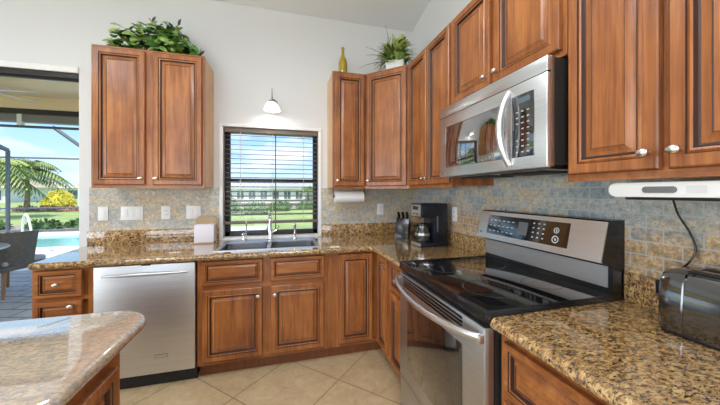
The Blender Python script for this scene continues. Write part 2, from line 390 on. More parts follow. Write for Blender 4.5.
# window
wi = thing('window_1', 'double-hung kitchen window in a dark bronze frame over the sink', 'window', (WX0, 0, WZ0)); wi['kind'] = 'structure'
ww, wh = WX1-WX0, WZ1-WZ0
b = MB(); 
for a0, a1, c0, c1 in ((0, .045, 0, wh), (ww-.045, ww, 0, wh), (0, ww, 0, .05), (0, ww, wh-.04, wh)): b.box((a0, .085, c0), (a1, .14, c1), BRONZE, .003)
b.box((.03, .08, .532), (ww-.03, .135, .560), BRONZE, .003)
b.build('window_frame', wi)
b = MB(); b.box((ww/2+.02, .105, .05), (ww/2+.029, .12, wh-.04), BRONZE); b.build('window_mullion', wi)
b = MB(); b.box((.04, .11, .05), (ww-.04, .114, wh-.04), GLASS); b.build('window_glass', wi)
b = MB(); b.box((-.0, -.02, -.02), (ww, .085, .004), TRIM, .004); b.build('window_sill', wi)
b = MB(); b.box((-.03, -.014, -.016), (0, 0, wh), TRIM, .003); b.box((ww, -.014, -.016), (ww+.03, 0, wh), TRIM, .003); b.box((-.03, -.014, wh), (ww+.03, 0, wh+.03), TRIM, .003)
b.build('window_casing', wi)

# blind
bl = thing('window_blind', 'brown slatted horizontal blind with open slats hung in the sink window', 'blind', (WX0+.005, .0, 0))
bw = ww-.01
b = MB(); b.box((0, .006, 1.925), (bw, .062, 1.968), SLAT, .003); b.build('head_rail', bl)
b = MB()
z = 1.90; k = 0
while z > 1.10:
    # slightly tilted, slightly crowned slat
    for sgn in (0,):
        y0, y1 = .010, .060; t = .0026; dz = .004
        b.faces([(.006, y0, z-dz), (bw-.006, y0, z-dz), (bw-.006, (y0+y1)/2, z+.003), (.006, (y0+y1)/2, z+.003), (.006, y1, z+dz), (bw-.006, y1, z+dz),
                 (.006, y0, z-dz-t), (bw-.006, y0, z-dz-t), (bw-.006, (y0+y1)/2, z+.003-t), (.006, (y0+y1)/2, z+.003-t), (.006, y1, z+dz-t), (bw-.006, y1, z+dz-t)],
                [(0, 1, 2, 3), (3, 2, 5, 4), (7, 6, 9, 8), (8, 9, 10, 11), (0, 6, 7, 1), (4, 5, 11, 10), (1, 7, 8, 2), (2, 8, 11, 5), (0, 3, 9, 6), (3, 4, 10, 9)], SLAT)
    z -= .0445
o = b.build('slat', bl, smooth=20); o['kind'] = 'stuff'
b = MB(); b.box((0, .014, 1.055), (bw, .056, 1.082), SLAT, .003); b.build('bottom_rail', bl)
b = MB()
for fx in (.16, .5, .84):
    for yy in (.009, .061): b.box((bw*fx-.0012, yy-.001, 1.07), (bw*fx+.0012, yy+.001, 1.93), CORDW)
b.build('ladder_cord', bl)
b = MB(); b.tube([(bw*.17, .0, 1.93), (bw*.17, -.004, 1.6), (bw*.17, -.002, 1.35)], .003, CORDW, 6); b.build('tilt_wand', bl)

# wall tile panels (part of the setting)
b = MB(); T = .010
b.box((-2.94, -T, 1.033), (WX0-.03, 0, 1.40), TILEX); b.box((WX1+.03, -T, 1.033), (-.0, 0, 1.40), TILEX)
struct(b.build('trim_2'), 'grey and tan stone tile backsplash on the back wall', 'backsplash')
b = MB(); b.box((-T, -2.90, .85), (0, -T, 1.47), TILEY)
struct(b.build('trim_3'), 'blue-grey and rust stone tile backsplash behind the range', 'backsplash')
# unseen windows added in the left wall to let fill light in
for i, (y0, y1) in enumerate(((-5.2, -3.15), (-2.85, -.8))):
    wd = thing('window_%d' % (i+2), ['tall white-framed window in the far left wall, nearer the viewer', 'tall white-framed window in the far left wall, nearer the patio'][i], 'window', (XL, y0, .25)); wd['kind'] = 'structure'
    L, H = y1-y0, 2.05
    b = MB()
    for a0, a1, c0, c1 in ((0, .05, 0, H), (L-.05, L, 0, H), (0, L, 0, .05), (0, L, H-.05, H), (L/2-.025, L/2+.025, 0, H)): b.box((-.12, a0, c0), (-.05, a1, c1), TRIM)
    b.build('window_frame', wd)
    b = MB(); b.box((-.09, .04, .04), (-.086, L-.04, H-.04), GLASS); b.build('window_glass', wd)
    b = MB(); zz = .06
    while zz < H-.05:
        b.box((-.04, .03, zz), (.005, L-.03, zz+.004), TRIM); zz += .06
    o = b.build('window_blind_slats', wd); o['kind'] = 'stuff'

# ------------------------------------------------------------------ unseen hanging fixtures added to fill the room with light
def fill_lamp(x, y, label, W, size=.7):
    t = thing('pendant_light', label, 'light', (x, y, CZ(y)-.55))
    b = MB(); b.lathe([(size*.5+.02, .05), (size*.5+.02, -.03), (size*.5, -.04), (size*.5-.01, -.03), (size*.5-.01, .05)], TRIM, n=32); b.build('rim', t)
    b = MB(); b.lathe([(.0001, .0), (size*.5-.012, .0), (size*.5-.012, .01), (.0001, .01)], TRIM, n=32); b.build('plate', t)
    b = MB(); b.tube([(0, 0, .01), (0, 0, .55)], .01, NICKEL, 8); b.build('stem', t)
    for up_, w_ in ((0, W), (1, W*.5)):
        L = bpy.data.lights.new('lamp_light', 'AREA'); L.shape = 'DISK'; L.size = size*.92; L.energy = w_; L.color = (.87, .93, 1.0)
        lo = bpy.data.objects.new('lamp_light', L); C.objects.link(lo); lo.parent = t; lo.location = (0, 0, .06 if up_ else -.045)
        if up_: lo.rotation_euler = (PI, 0, 0)
    return t
for x, y, s_ in ((-1.7, -1.9, 'round hanging ceiling light above the aisle by the sink'), (-1.2, -3.6, 'round hanging ceiling light above and behind the viewer'),
                 (-3.6, -2.2, 'round hanging ceiling light above the island'), (-3.4, -4.8, 'round hanging ceiling light at the back of the room')):
    fill_lamp(x, y, s_, FILL_LAMP_W)

# ------------------------------------------------------------------ cabinets
def knob_mesh():
    b = MB(); b.lathe([(.0001, 0), (.0065, 0), (.0055, .008), (.0060, .014), (.013, .018), (.0155, .023), (.0145, .029), (.009, .033), (.0001, .034)], NICKEL, n=20, axis='-y', sx=1., sy=.78)
    return b
PROF = [(0, 0, 'W'), (0, .0150, 'G'), (.0015, .0165, 'W'), (.006, .0205, 'W'), (.036, .0205, 'G'), (.0385, .0160, 'W'), (.045, .0200, 'W'), (.0505, .0180, 'G'),
        (.0555, .0085, 'G'), (.0605, .0075, 'W'), (.064, .0085, 'W'), (.084, .0180, 'G'), (.0865, .0155, 'W')]
def panel(name, w, h, parent, loc, knob=None, horiz=False, k=1.):
    """raised-panel door or drawer front; back at local y = 0, front at y = -.0205"""
    wd = WOODH if horiz else WOOD
    b = MB(); L = []
    kk = min(k, min(w, h)*.5/.11)
    for ins, y, c in PROF:
        i_ = ins*kk
        L.append((rect(i_, i_, w-i_, h-i_, -y), wd if c == 'W' else GLAZE))
    b.rings(L, wd)
    o = b.build(name, parent, loc, smooth=25)
    if knob: n = knob_mesh().build('knob', o, (knob[0], -.0205, knob[1]))
    return o
def frame_ring(b, w, z0, z1, y, st, mids=(), rails=(), th=.019, rail_t=None, rail_b=None):
    """face frame with its front at local y = -y"""
    rt = rail_t or st; rb = rail_b or st
    b.box((0, -y, z0), (st, -y+th, z1), WOOD, .001, 1); b.box((w-st, -y, z0), (w, -y+th, z1), WOOD, .001, 1)
    b.box((st, -y, z1-rt), (w-st, -y+th, z1), WOODH); b.box((st, -y, z0), (w-st, -y+th, z0+rb), WOODH)
    for m0, m1 in mids: b.box((m0, -y+.0006, z0+rb), (m1, -y+th-.001, z1-rt), WOOD)
    for r0, r1 in rails: b.box((st, -y, r0), (w-st, -y+th, r1), WOODH)
ZT, ZB = 2.464, 1.390
def upper(label, loc, rotz, w, doors, z0=ZB, z1=ZT, mids=(), depth=.325, side=None):
    """doors: (x0, x1, knob side 'l'/'r'/None)"""
    t = thing('wall_cabinet', label, 'cabinet', loc, rotz, None)
    b = MB(); dz = z1-z0
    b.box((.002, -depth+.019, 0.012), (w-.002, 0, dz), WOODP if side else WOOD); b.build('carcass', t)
    b = MB(); frame_ring(b, w, 0, dz, depth, .032, mids=mids); b.build('face_frame', t)
    for x0, x1, kb in doors:
        h = dz-.045; wd = x1-x0
        kn = None if kb is None else ((.024 if kb == 'l' else wd-.024), .05)
        panel('door', wd, h, t, (x0, -depth, .025), kn)
    return t
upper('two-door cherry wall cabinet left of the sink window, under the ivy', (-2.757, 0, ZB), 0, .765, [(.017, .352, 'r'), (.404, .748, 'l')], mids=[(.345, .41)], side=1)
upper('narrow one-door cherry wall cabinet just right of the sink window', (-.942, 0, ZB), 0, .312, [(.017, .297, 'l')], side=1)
upper('tall two-door cherry wall cabinet between the corner and the microwave', (0, -.63, ZB), -PI/2, .652, [(.014, .332, 'r'), (.340, .638, 'l')])
upper('short two-door cherry wall cabinet directly above the microwave', (0, -1.284, 1.886), -PI/2, .768, [(.018, .362, 'r'), (.396, .750, 'l')], z0=1.886, mids=[(.36, .40)])
upper('large two-door cherry wall cabinet right of the microwave, over the toaster', (0, -2.054, 1.398), -PI/2, .60, [(.014, .284, 'r'), (.304, .574, 'l')], z0=1.398, mids=[(.28, .308)])
# diagonal corner wall cabinet
t = thing('wall_cabinet', 'diagonal corner cherry wall cabinet with the potted plant on top', 'cabinet', (0, 0, ZB))
b = MB(); h = ZT-ZB; F = .325
b.prism([(-.001, -.001), (-.001, -.628), (-F+.012, -.628), (-.628, -F+.012), (-.628, -.001)], .012, h, WOOD, 'z'); b.build('carcass', t)
dl = math.hypot(.63-F, .63-F)
b = MB(); frame_ring(b, dl, 0, h, 0, .028, th=.016); fo = b.build('face_frame', t, (-.63, -F, 0), -PI/4)
d_ = panel('door', dl-.04, h-.045, t, (-.63+.02*math.cos(PI/4), -F-.02*math.sin(PI/4), .025), (.024, .05)); d_.rotation_euler = (0, 0, -PI/4)

BH = .868   # top of base carcasses
def base(label, loc, rotz, w, fronts, mids=(), rails=(), depth=.61, name='base_cabinet', st=.035, top=BH):
    """fronts: (kind, x0, x1, z0, z1, knob (x,z) or None)"""
    t = thing(name, label, 'cabinet', loc, rotz)
    b = MB(); b.box((.002, -depth+.019, .10), (w-.002, -.003, top), WOOD); b.build('carcass', t)
    b = MB(); frame_ring(b, w, .10, BH, depth, st, mids=mids, rails=rails); b.build('face_frame', t)
    b = MB(); b.box((.0, -depth+.06, 0), (w, -depth+.075, .105), KICK); b.build('toe_kick', t)
    for kd, x0, x1, z0, z1, kn in fronts:
        panel(kd, x1-x0, z1-z0, t, (x0, -depth, z0), kn, horiz=(kd == 'drawer'), k=(.62 if kd == 'drawer' and z1-z0 < .22 else 1.))
    return t
base('small cherry drawer cabinet at the open end of the counter, left of the dishwasher', (-2.915, 0, 0), 0, .326,
     [('drawer', .02, .268, .68, .857, (.124, .088)), ('drawer', .02, .268, .44, .655, (.2, .185)), ('drawer', .02, .268, .125, .415, (.124, .2))], rails=[(.655, .68), (.415, .44)], st=.03)
base('wide cherry sink cabinet with two doors under the sink', (-1.972, 0, 0), 0, .945,
     [('drawer', .033, .447, .682, .857, None), ('drawer', .505, .912, .682, .857, None),
      ('door', .033, .447, .128, .645, (.382, .455)), ('door', .505, .912, .128, .645, (.032, .455))], mids=[(.44, .51)], rails=[(.64, .69)], top=.72)
# corner base cabinet: L-shaped with two doors meeting in the inner corner
t = thing('base_cabinet', 'L-shaped corner cherry base cabinet with two doors meeting at an inside corner', 'cabinet', (0, 0, 0))
b = MB(); b.prism([(-.003, -.003), (-1.025, -.003), (-1.025, -.591), (-.591, -.591), (-.591, -.93), (-.003, -.93)], .10, BH, WOOD, 'z'); b.build('carcass', t)
b = MB()
b.box((-1.026, -.61, .10), (-.93, -.591, BH), WOOD); b.box((-.93, -.61, BH-.02), (-.61, -.591, BH), WOODH); b.box((-.93, -.61, .10), (-.61, -.591, .13), WOODH)
b.box((-.61, -.93, .10), (-.591, -.89, BH), WOOD); b.box((-.61, -.89, BH-.02), (-.591, -.61, BH), WOOD); b.box((-.61, -.89, .10), (-.591, -.61, .13), WOOD)
b.build('face_frame', t)
b = MB(); b.box((-1.026, -.55, 0), (-.535, -.535, .105), KICK); b.box((-.55, -.93, 0), (-.535, -.55, .105), KICK); b.build('toe_kick', t)
panel('door', .292, .727, t, (-.945, -.61, .13))
d_ = panel('door', .235, .727, t, (-.61, -.655, .13), (.205, .66)); d_.rotation_euler = (0, 0, -PI/2)
base('narrow cherry base cabinet with one drawer and one door, left of the range', (0, -.932, 0), -PI/2, .346,
     [('drawer', .02, .327, .665, .855, (.15, .095)), ('door', .02, .327, .128, .64, (.29, .46))], rails=[(.635, .67)], st=.03)
base('cherry base cabinet with a wide drawer at the near end, right of the range', (0, -2.050, 0), -PI/2, .80,
     [('drawer', .03, .79, .665, .845, (.38, .09)), ('door', .03, .40, .128, .64, (.34, .46)), ('door', .42, .79, .128, .64, (.03, .46))], mids=[(.395, .425)], rails=[(.635, .67)], depth=.625)
# island
t = thing('kitchen_island', 'cherry island cabinet under the near granite slab at lower left', 'cabinet', (-1.868, 0, 0))
b = MB(); b.box((-1.9, -2.09, .10), (-.019, -1.86, .872), WOOD); b.build('carcass', t)
b = MB(); b.box((-.019, -1.90, .0), (0, -1.845, .872), WOOD, .002); b.box((-.019, -2.10, .0), (0, -2.06, .872), WOOD, .002); b.box((-.019, -2.06, .84), (0, -1.90, .872), WOOD); b.box((-.019, -2.06, .0), (0, -1.90, .10), WOOD)
b.build('end_frame', t)
d_ = panel('end_panel', .165, .74, t, (0, -2.062, .10), k=.8); d_.rotation_euler = (0, 0, PI/2)
b = MB(); b.box((-1.9, -2.05, 0), (-.03, -1.9, .10), KICK); b.build('toe_kick', t)

# ------------------------------------------------------------------ counters
def slab(name, poly, z0, z1, m, parent=None):
    b = MB(); b.prism(poly, z0, z1, m, 'z', bev=.011); return b
CT0, CT1 = .872, .914
sxa, sxb, sya, syb = -1.875, -1.085, -.57, -.085      # sink cut-out
def prism_hole_counter():
    b = MB()
    b.prism([(-2.885, -.655), (sxa+.01, -.655), (sxa+.01, -.003), (-2.95, -.003)], CT0, CT1, GRAN, bev=0)
    b.box((sxa+.01, -.655, CT0), (sxb-.01, sya+.012, CT1), GRAN); b.box((sxa+.01, syb-.012, CT0), (sxb-.01, -.003, CT1), GRAN)
    b.prism([(sxb-.01, -.655), (-.69, -.655), (-.655, -.69), (-.655, -1.276), (-.003, -1.276), (-.003, -.003), (sxb-.01, -.003)], CT0, CT1, GRAN)
    bmesh.ops.remove_doubles(b.bm, verts=b.bm.verts, dist=.0005)
    return b
b = prism_hole_counter()
ct = tag(b.build('countertop'), 'long L-shaped golden brown granite countertop around the sink and corner', 'countertop')
def edge(b, pts, m):
    """half-round front edge swept along pts at mid thickness"""
    b.tube([(x, y, (CT0+CT1)/2) for x, y in pts], .021, m, 14)
b = MB(); edge(b, [(-2.893, -.645), (-.69, -.650), (-.652, -.69), (-.650, -1.276)], GRAN); edge(b, [(-2.952, -.01), (-2.888, -.65)], GRAN)
b.build('rounded_edge', ct)
b = MB(); b.box((-2.95, -.022, CT1), (WX0-.03, -.003, 1.033), GRAN, .003); b.build('splash_strip', ct)
b = MB(); b.box((WX1+.03, -.022, CT1), (-.003, -.003, 1.033), GRAN, .003); b.box((-.022, -1.276, CT1), (-.003, -.022, 1.033), GRAN, .003)
b.build('splash_strip', ct)
b = MB(); b.box((-.655, -2.86, CT0), (-.003, -2.048, CT1), GRAN)
c2 = tag(b.build('countertop'), 'golden brown granite countertop right of the range under the toaster', 'countertop')
b = MB(); edge(b, [(-.650, -2.048), (-.650, -2.86)], GRAN); b.build('rounded_edge', c2)
b = MB(); b.box((-.022, -2.86, CT1), (-.003, -2.048, 1.033), GRAN, .003); b.build('splash_strip', c2)
# island slab with rounded corners and bullnose edge
def rounded(x0, y0, x1, y1, r, n=8):
    P = []
    for cx, cy, a0 in ((x1-r, y1-r, 0), (x0+r, y1-r, PI/2), (x0+r, y0+r, PI), (x1-r, y0+r, 3*PI/2)):
        for i in range(n+1): a = a0 + PI/2*i/n; P.append((cx+r*math.cos(a), cy+r*math.sin(a)))
    return P
b = MB(); P = []
x1, y1, y0, x0 = -1.842, -1.625, -2.165, -4.0
for cx, cy, r, a0 in ((x1-.13, y1-.13, .13, 0), (x0+.05, y1-.05, .05, PI/2), (x0+.05, y0+.05, .05, PI), (x1-.05, y0+.05, .05, 3*PI/2)):
    for i in range(9): a = a0 + PI/2*i/8; P.append((cx+r*math.cos(a), cy+r*math.sin(a)))
loops = []
for k in range(9):
    a = -PI/2 + PI*k/8; off = .02*(1-math.cos(a)); zz = (.872+.914)/2 + .021*math.sin(a)
    loops.append(([(x0+(px-x0)*(1-off/(x1-x0)) if 0 else px-off*(1 if px > -2.9 else -1), py-off*(1 if py > -1.88 else -1), zz) for px, py in P], GRANI))
b.rings(loops, GRANI); tag(b.build('island_countertop', loc=(0, 0, .002)), 'pale glossy brown granite island slab with a rounded corner at lower left', 'countertop')

# ------------------------------------------------------------------ sink and taps
t = thing('kitchen_sink', 'stainless steel double-bowl sink set in the granite below the window', 'sink', (0, 0, CT1))
b = MB(); k = 0
bowls = [(-1.845, -.545, -1.50, -.235), (-1.475, -.545, -1.115, -.235)]
# top deck made of strips around the bowls
def deck(x0, y0, x1_, y1_): b.box((x0, y0, 0), (x1_, y1_, .005), STEEL)
deck(sxa, sya, sxb, -.545); deck(sxa, -.235, sxb, syb); deck(sxa, -.545, -1.845, -.235); deck(-1.50, -.545, -1.475, -.235); deck(-1.115, -.545, sxb, -.235)
b.build('rim', t)
for x0, y0, x1_, y1_ in bowls:
    b = MB(); L = []
    for ins, zz in ((0, .0051), (.004, .0), (.008, -.15), (.02, -.175), (.05, -.182)):
        L.append(([(px, py, zz) for px, py in rounded(x0+ins, y0+ins, x1_-ins, y1_-ins, .05)], STEEL))
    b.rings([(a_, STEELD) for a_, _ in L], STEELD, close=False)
    f = b.bm.faces.new([v for v in b.bm.verts][-36:]); f.material_index = 0
    o = b.build('bowl', t)
    b = MB(); b.lathe([(.0001, -.178), (.035, -.178), (.04, -.181)], CHROME, ((x0+x1_)/2, (y0+y1_)/2, 0)); b.build('drain', o)
# faucet
t = thing('faucet', 'tall chrome gooseneck faucet in the middle of the sink', 'faucet', (-1.487, -.145, CT1+.005))
b = MB(); b.lathe([(.030, 0), (.030, .006), (.022, .012), (.019, .05), (.021, .09), (.016, .10)], CHROME); b.build('base', t)
b = MB(); pts = [(0, 0, .09), (0, 0, .16)] + [(0, -.075+.075*math.cos(a), .16+.075*math.sin(a)) for a in [PI*i/12 for i in range(1, 12)]] + [(0, -.152, .14), (0, -.155, .10)]
b.tube(pts, [.0125]*(len(pts)-2)+[.016, .017], CHROME, 14); b.build('spout', t)
b = MB(); b.tube([(.018, 0, .07), (.045, 0, .085), (.075, 0, .13)], [.009, .007, .006], CHROME); b.build('lever', t)
t = thing('soap_dispenser', 'short chrome soap pump on the left of the sink ledge', 'soap dispenser', (-1.715, -.145, CT1+.005))
b = MB(); b.lathe([(.022, 0), (.022, .006), (.014, .010), (.012, .04), (.006, .042), (.006, .062)], CHROME); b.build('base', t)
b = MB(); b.lathe([(.024, .058), (.024, .066), (.008, .072)], CHROME); b.tube([(0, 0, .064), (0, -.04, .066), (0, -.06, .055)], .006, CHROME); b.build('pump_head', t)
t = thing('side_sprayer', 'slim chrome side sprayer on the right of the sink ledge', 'sprayer', (-1.27, -.145, CT1+.005))
b = MB(); b.lathe([(.022, 0), (.022, .006), (.015, .014), (.013, .03)], CHROME); b.build('base', t)
b = MB(); b.lathe([(.010, .028), (.012, .06), (.009, .09), (.013, .115), (.014, .14), (.008, .145)], CHROME); b.build('spray_head', t)
t = thing('filtered_water_tap', 'thin straight chrome tap left of the main faucet', 'faucet', (-1.70, -.115, CT1+.005))
b = MB(); b.lathe([(.014, 0), (.014, .008), (.007, .014)], CHROME); b.build('base', t)
b = MB(); b.tube([(0, 0, .01), (0, 0, .15), (0, -.02, .178), (0, -.05, .18), (0, -.062, .165)], .0045, CHROME, 8); b.build('spout', t)

# ------------------------------------------------------------------ dishwasher
t = thing('dishwasher', 'stainless steel dishwasher with a curved bar handle between the drawer and sink cabinets', 'dishwasher', (-2.583, 0, 0))
W = .606
b = MB(); b.box((.004, -.585, .02), (W-.004, -.03, .862), BLKM); b.build('body', t)
b = MB(); b.box((.004, -.637, .108), (W-.004, -.587, .862), STEEL, .004); b.build('door', t)
b = MB(); b.box((.006, -.622, .8625), (W-.006, -.59, .8705), BLK); b.build('control_strip', t)
b = MB(); b.box((.275, -.6385, .856), (.33, -.63, .866), BLK, .001); b.build('latch', t)
b = MB(); pts = []
for i in range(17):
    u = i/16; pts.append((.05+u*(W-.10), -.639-.034*math.sin(PI*u)**.6, .800+.006*math.sin(PI*u)))
b.tube(pts, [.007+.006*math.sin(PI*i/16) for i in range(17)], STEEL, 12); b.build('handle', t)
b = MB(); b.box((.355, -.6385, .215), (.435, -.636, .24), STEELD, .001); b.box((.359, -.6392, .219), (.431, -.638, .236), STEEL); b.build('badge', t)
b = MB(); b.box((.004, -.575, .0), (W-.004, -.56, .105), BLKM); b.build('toe_kick', t)

# ------------------------------------------------------------------ range
RY = -1.282
t = thing('range', 'stainless steel electric range with a black glass cooktop and raised control panel', 'range', (0, RY, 0), -PI/2)
# local: x = along the wall towards the viewer (0..W), y = -depth into the room
W = .762
b = MB(); b.box((.003, -.645, .02), (W-.003, -.02, .905), BLKM); b.build('body', t)
b = MB()
b.box((.0, -.685, .900), (W, -.075, .937), BLKG, .005)
b.build('cooktop', t)
b = MB(); b.box((-.001, -.690, .897), (W+.001, -.683, .938), BLK, .003); b.box((W-.004, -.69, .897), (W+.002, -.02, .9385), BLK, .002); b.box((-.002, -.69, .897), (.004, -.02, .9385), BLK, .002); b.build('cooktop_trim', t)
BURN = mat('burner_marks', (.10, .10, .10), .15)
for cx, cy, r in ((.21, -.50, .10), (.56, -.50, .115), (.21, -.22, .085), (.56, -.22, .085)):
    b = MB(); P0 = [(cx+r*math.cos(2*PI*i/40), cy+r*math.sin(2*PI*i/40), .9373) for i in range(40)]; P1 = [(cx+(r-.003)*math.cos(2*PI*i/40), cy+(r-.003)*math.sin(2*PI*i/40), .9376) for i in range(40)]
    b.rings([(P0, BURN), (P1, BURN)], BURN, close=False); b.build('burner_ring', t)
# oven door
b = MB()
fy = -.690
b.box((.002, fy, .262), (W-.002, -.648, .876), STEELY, .005)
b.build('oven_door', t)
od = t.children[-1]
b = MB(); b.box((.115, fy-.003, .352), (W-.130, fy+.002, .757), BLKG, .002); b.build('oven_window', od)
for i in range(4):
    b = MB(); b.box((.06, fy-.0035, .806+i*.0165), (W-.13, fy+.001, .816+i*.0165), BLK, .001); b.build('vent_slot', od)
b = MB(); pts = []; rr = []
for i in range(21):
    u = i/20; pts.append((.01+u*(W-.02), fy-.014-.066*math.sin(PI*u)**.6, .845-.018*math.sin(PI*u))); rr.append(.015)
b.tube(pts, .0155, STEELM, 14)
for xx in (.012, W-.012): b.box((xx-.012, fy-.022, .822), (xx+.012, fy, .854), STEELM, .004)
b.build('handle', od)
b = MB(); b.box((.002, fy+.004, .075), (W-.002, -.648, .254), STEELY, .005); b.build('storage_drawer', t)
b = MB(); b.box((.02, -.60, .0), (W-.02, -.585, .075), BLKM); b.build('kick_plate', t)
# back guard: lower step then the tilted control panel
b = MB()
b.prism([(-.0, .90), (-.075, .937), (-.075, 1.052), (-.105, 1.062), (-.138, 1.072), (-.102, 1.232), (-.09, 1.242), (-.0, 1.242)], 0, W, BLK, 'x'); b.build('back_guard', t)
b = MB(); b.faces([(.004, -.0785, .962), (W-.018, -.0785, .962), (W-.018, -.0785, 1.050), (.004, -.0785, 1.050), (.004, -.070, .962), (W-.018, -.070, .962), (W-.018, -.070, 1.050), (.004, -.070, 1.050)],
    [(0, 1, 2, 3), (7, 6, 5, 4), (0, 4, 5, 1), (3, 2, 6, 7), (0, 3, 7, 4), (1, 5, 6, 2)], STEELY); b.build('lower_strip', t)
# tilted face frame
A = Vector((0, -.138, 1.072)); B_ = Vector((0, -.1015, 1.236)); up = (B_-A).normalized(); nrm = Vector((0, -up.z, up.y))
def cp(x, v, off): p = A + up*v + nrm*off; return (x, p.y, p.z)
PH = (B_-A).length
def cpbox(b, x0, x1, v0, v1, o0, o1, m):
    b.faces([cp(x0, v0, o0), cp(x1, v0, o0), cp(x1, v1, o0), cp(x0, v1, o0), cp(x0, v0, o1), cp(x1, v0, o1), cp(x1, v1, o1), cp(x0, v1, o1)],
            [(3, 2, 1, 0), (4, 5, 6, 7), (0, 1, 5, 4), (1, 2, 6, 5), (2, 3, 7, 6), (3, 0, 4, 7)], m)
b = MB(); cpbox(b, 0, W, 0, PH, -.002, .005, STEELM); pf = b.build('control_fascia', t)
b = MB(); cpbox(b, .085, .615, .030, PH-.022, .004, .0065, BLKG); b.build('display_glass', pf)
b = MB()
for r_ in range(4):
    for c_ in range(3): b = MB(); cpbox(b, .418+c_*.030, .428+c_*.030, .052+r_*.024, .058+r_*.024, .006, .0072, MARK); b.build('key', pf)
for r_ in range(3):
    for c_ in range(6): b = MB(); cpbox(b, .105+c_*.034, .122+c_*.034, .050+r_*.032, .054+r_*.032, .006, .0072, MARK); b.build('key', pf)
b = MB(); cpbox(b, .325, .385, .055, .125, .006, .0072, GREYP); b.build('clock_display', pf)
for vv, rr_ in ((.105, .014), (.062, .018)):
    b = MB()
    for q_ in range(24):
        a0, a1 = 2*PI*q_/24, 2*PI*(q_+1)/24
        f0 = [cp(.552+rr_*k_*math.cos(a), vv+rr_*k_*math.sin(a), .0074) for a, k_ in ((a0, 1), (a1, 1), (a1, .72), (a0, .72))]
        b.faces(f0, [(0, 1, 2, 3)], MARK)
    cpbox(b, .548, .556, vv-.005, vv+.005, .006, .0074, MARK)
    b.build('round_button', pf)
b = MB(); cpbox(b, .024, .034, .028, .040, .005, .006, STEELD); cpbox(b, .036, .044, .028, .040, .005, .006, STEELD); b.build('badge', pf)

# ------------------------------------------------------------------ microwave
t = thing('microwave', 'stainless steel over-the-range microwave hung above the range', 'microwave', (0, -1.287, 1.452), -PI/2)
W = .765; H = .423
b = MB(); b.box((.003, -.385, .012), (W-.003, -.012, H-.005), BLKM); b.build('body', t)
b = MB(); b.box((0, -.402, .004), (W, -.384, H), STEELD, .003); b.build('door_back_rim', t)
fy = -.4215
b = MB(); b.box((0, fy, 0), (W, -.402, H-.062), STEELM, .004); dd = b.build('door', t)
b = MB(); b.box((0, fy+.001, H-.060), (W, -.402, H), STEELM, .004); b.box((.0, fy+.003, H-.0635), (W, -.405, H-.0585), BLK)
b.build('vent_strip', t)
b = MB(); b.box((.075, fy-.002, .055), (.560, fy+.002, .298), MWGLASS, .004); b.build('window', dd)
b = MB(); b.box((.595, fy-.002, .052), (.708, fy+.002, .312), BLKG, .003); kp = b.build('control_panel', dd)
b = MB()
for r_ in range(8):
    for c_ in range(3):
        if r_ in (3, 4) and c_ == 0: continue
        b = MB(); b.box((.618+c_*.028, fy-.0028, .070+r_*.024), (.630+c_*.028, fy-.0018, .0755+r_*.024), GREYM); b.build('key', kp)
b = MB(); b.box((.62, fy-.0028, .275), (.69, fy-.0018, .298), HWIN); b.build('display', kp)
b = MB(); pts = []
for i in range(19):
    u = i/18; pts.append((.582-.016*math.sin(PI*u), fy-.004-.036*math.sin(PI*u)**.8, .020+u*.322))
b.tube(pts, [.011+.006*math.sin(PI*i/18) for i in range(19)], STEELM, 12); b.build('handle', dd)
b = MB(); b.box((.03, fy-.0008, .016), (.045, fy+.001, .026), STEELD); b.build('badge', dd)
b = MB(); b.box((.03, -.37, -.004), (W-.03, -.03, .012), STEELD); 
for xx in (.09, .42): b.box((xx, -.33, -.010), (xx+.24, -.16, -.003), BLKM, .002)
b.build('underside_vent', t)

# ------------------------------------------------------------------ small appliances on the counter
t = thing('coffee_maker', 'black drip coffee maker with steel front in the counter corner', 'coffee maker', (-.195, -.735, CT1), -PI/2+.06)
# local x: right, -y: front (towards the room)
b = MB(); b.box((-.085, -.12, 0), (.085, .125, .035), NAVY, .006); b.build('base', t)
b = MB(); b.box((-.085, .0, .03), (.085, .125, .352), NAVY, .008); b.box((-.085, -.12, .238), (.085, .01, .352), NAVY, .008); b.build('body', t)
b = MB(); b.box((-.070, -.126, .245), (.070, -.118, .345), STEELM, .003); b.build('front_panel', t)
b = MB(); b.box((-.04, -.1285, .300), (.04, -.1255, .328), BLK); b.box((-.035, -.1285, .262), (-.015, -.1255, .272), BLK); b.box((.015, -.1285, .262), (.035, -.1255, .272), BLK); b.build('controls', t)
b = MB(); b.box((-.075, -.126, .004), (.075, -.118, .032), STEELM, .003); b.build('base_trim', t)
b = MB(); b.lathe([(.0001, .037), (.052, .037), (.060, .06), (.062, .10), (.050, .145), (.044, .165), (.046, .172)], CARAFE, (0, -.058, 0)); ca = b.build('carafe', t)
b = MB(); b.lathe([(.047, .170), (.047, .185), (.02, .192), (.0001, .192)], BLK, (0, -.058, 0)); b.build('lid', ca)
b = MB(); b.tube([(0, -.108, .17), (0, -.15, .165), (0, -.158, .11), (0, -.135, .065), (0, -.112, .06)], .009, BLK); b.build('handle', ca)
b = MB(); b.lathe([(.054, .088), (.0635, .090), (.0635, .106), (.060, .108)], STEELM, (0, -.058, 0)); b.build('band', ca)
b = MB(); b.box((.0855, .02, .12), (.0875, .035, .25), GREYP, .001); b.build('water_gauge', t)

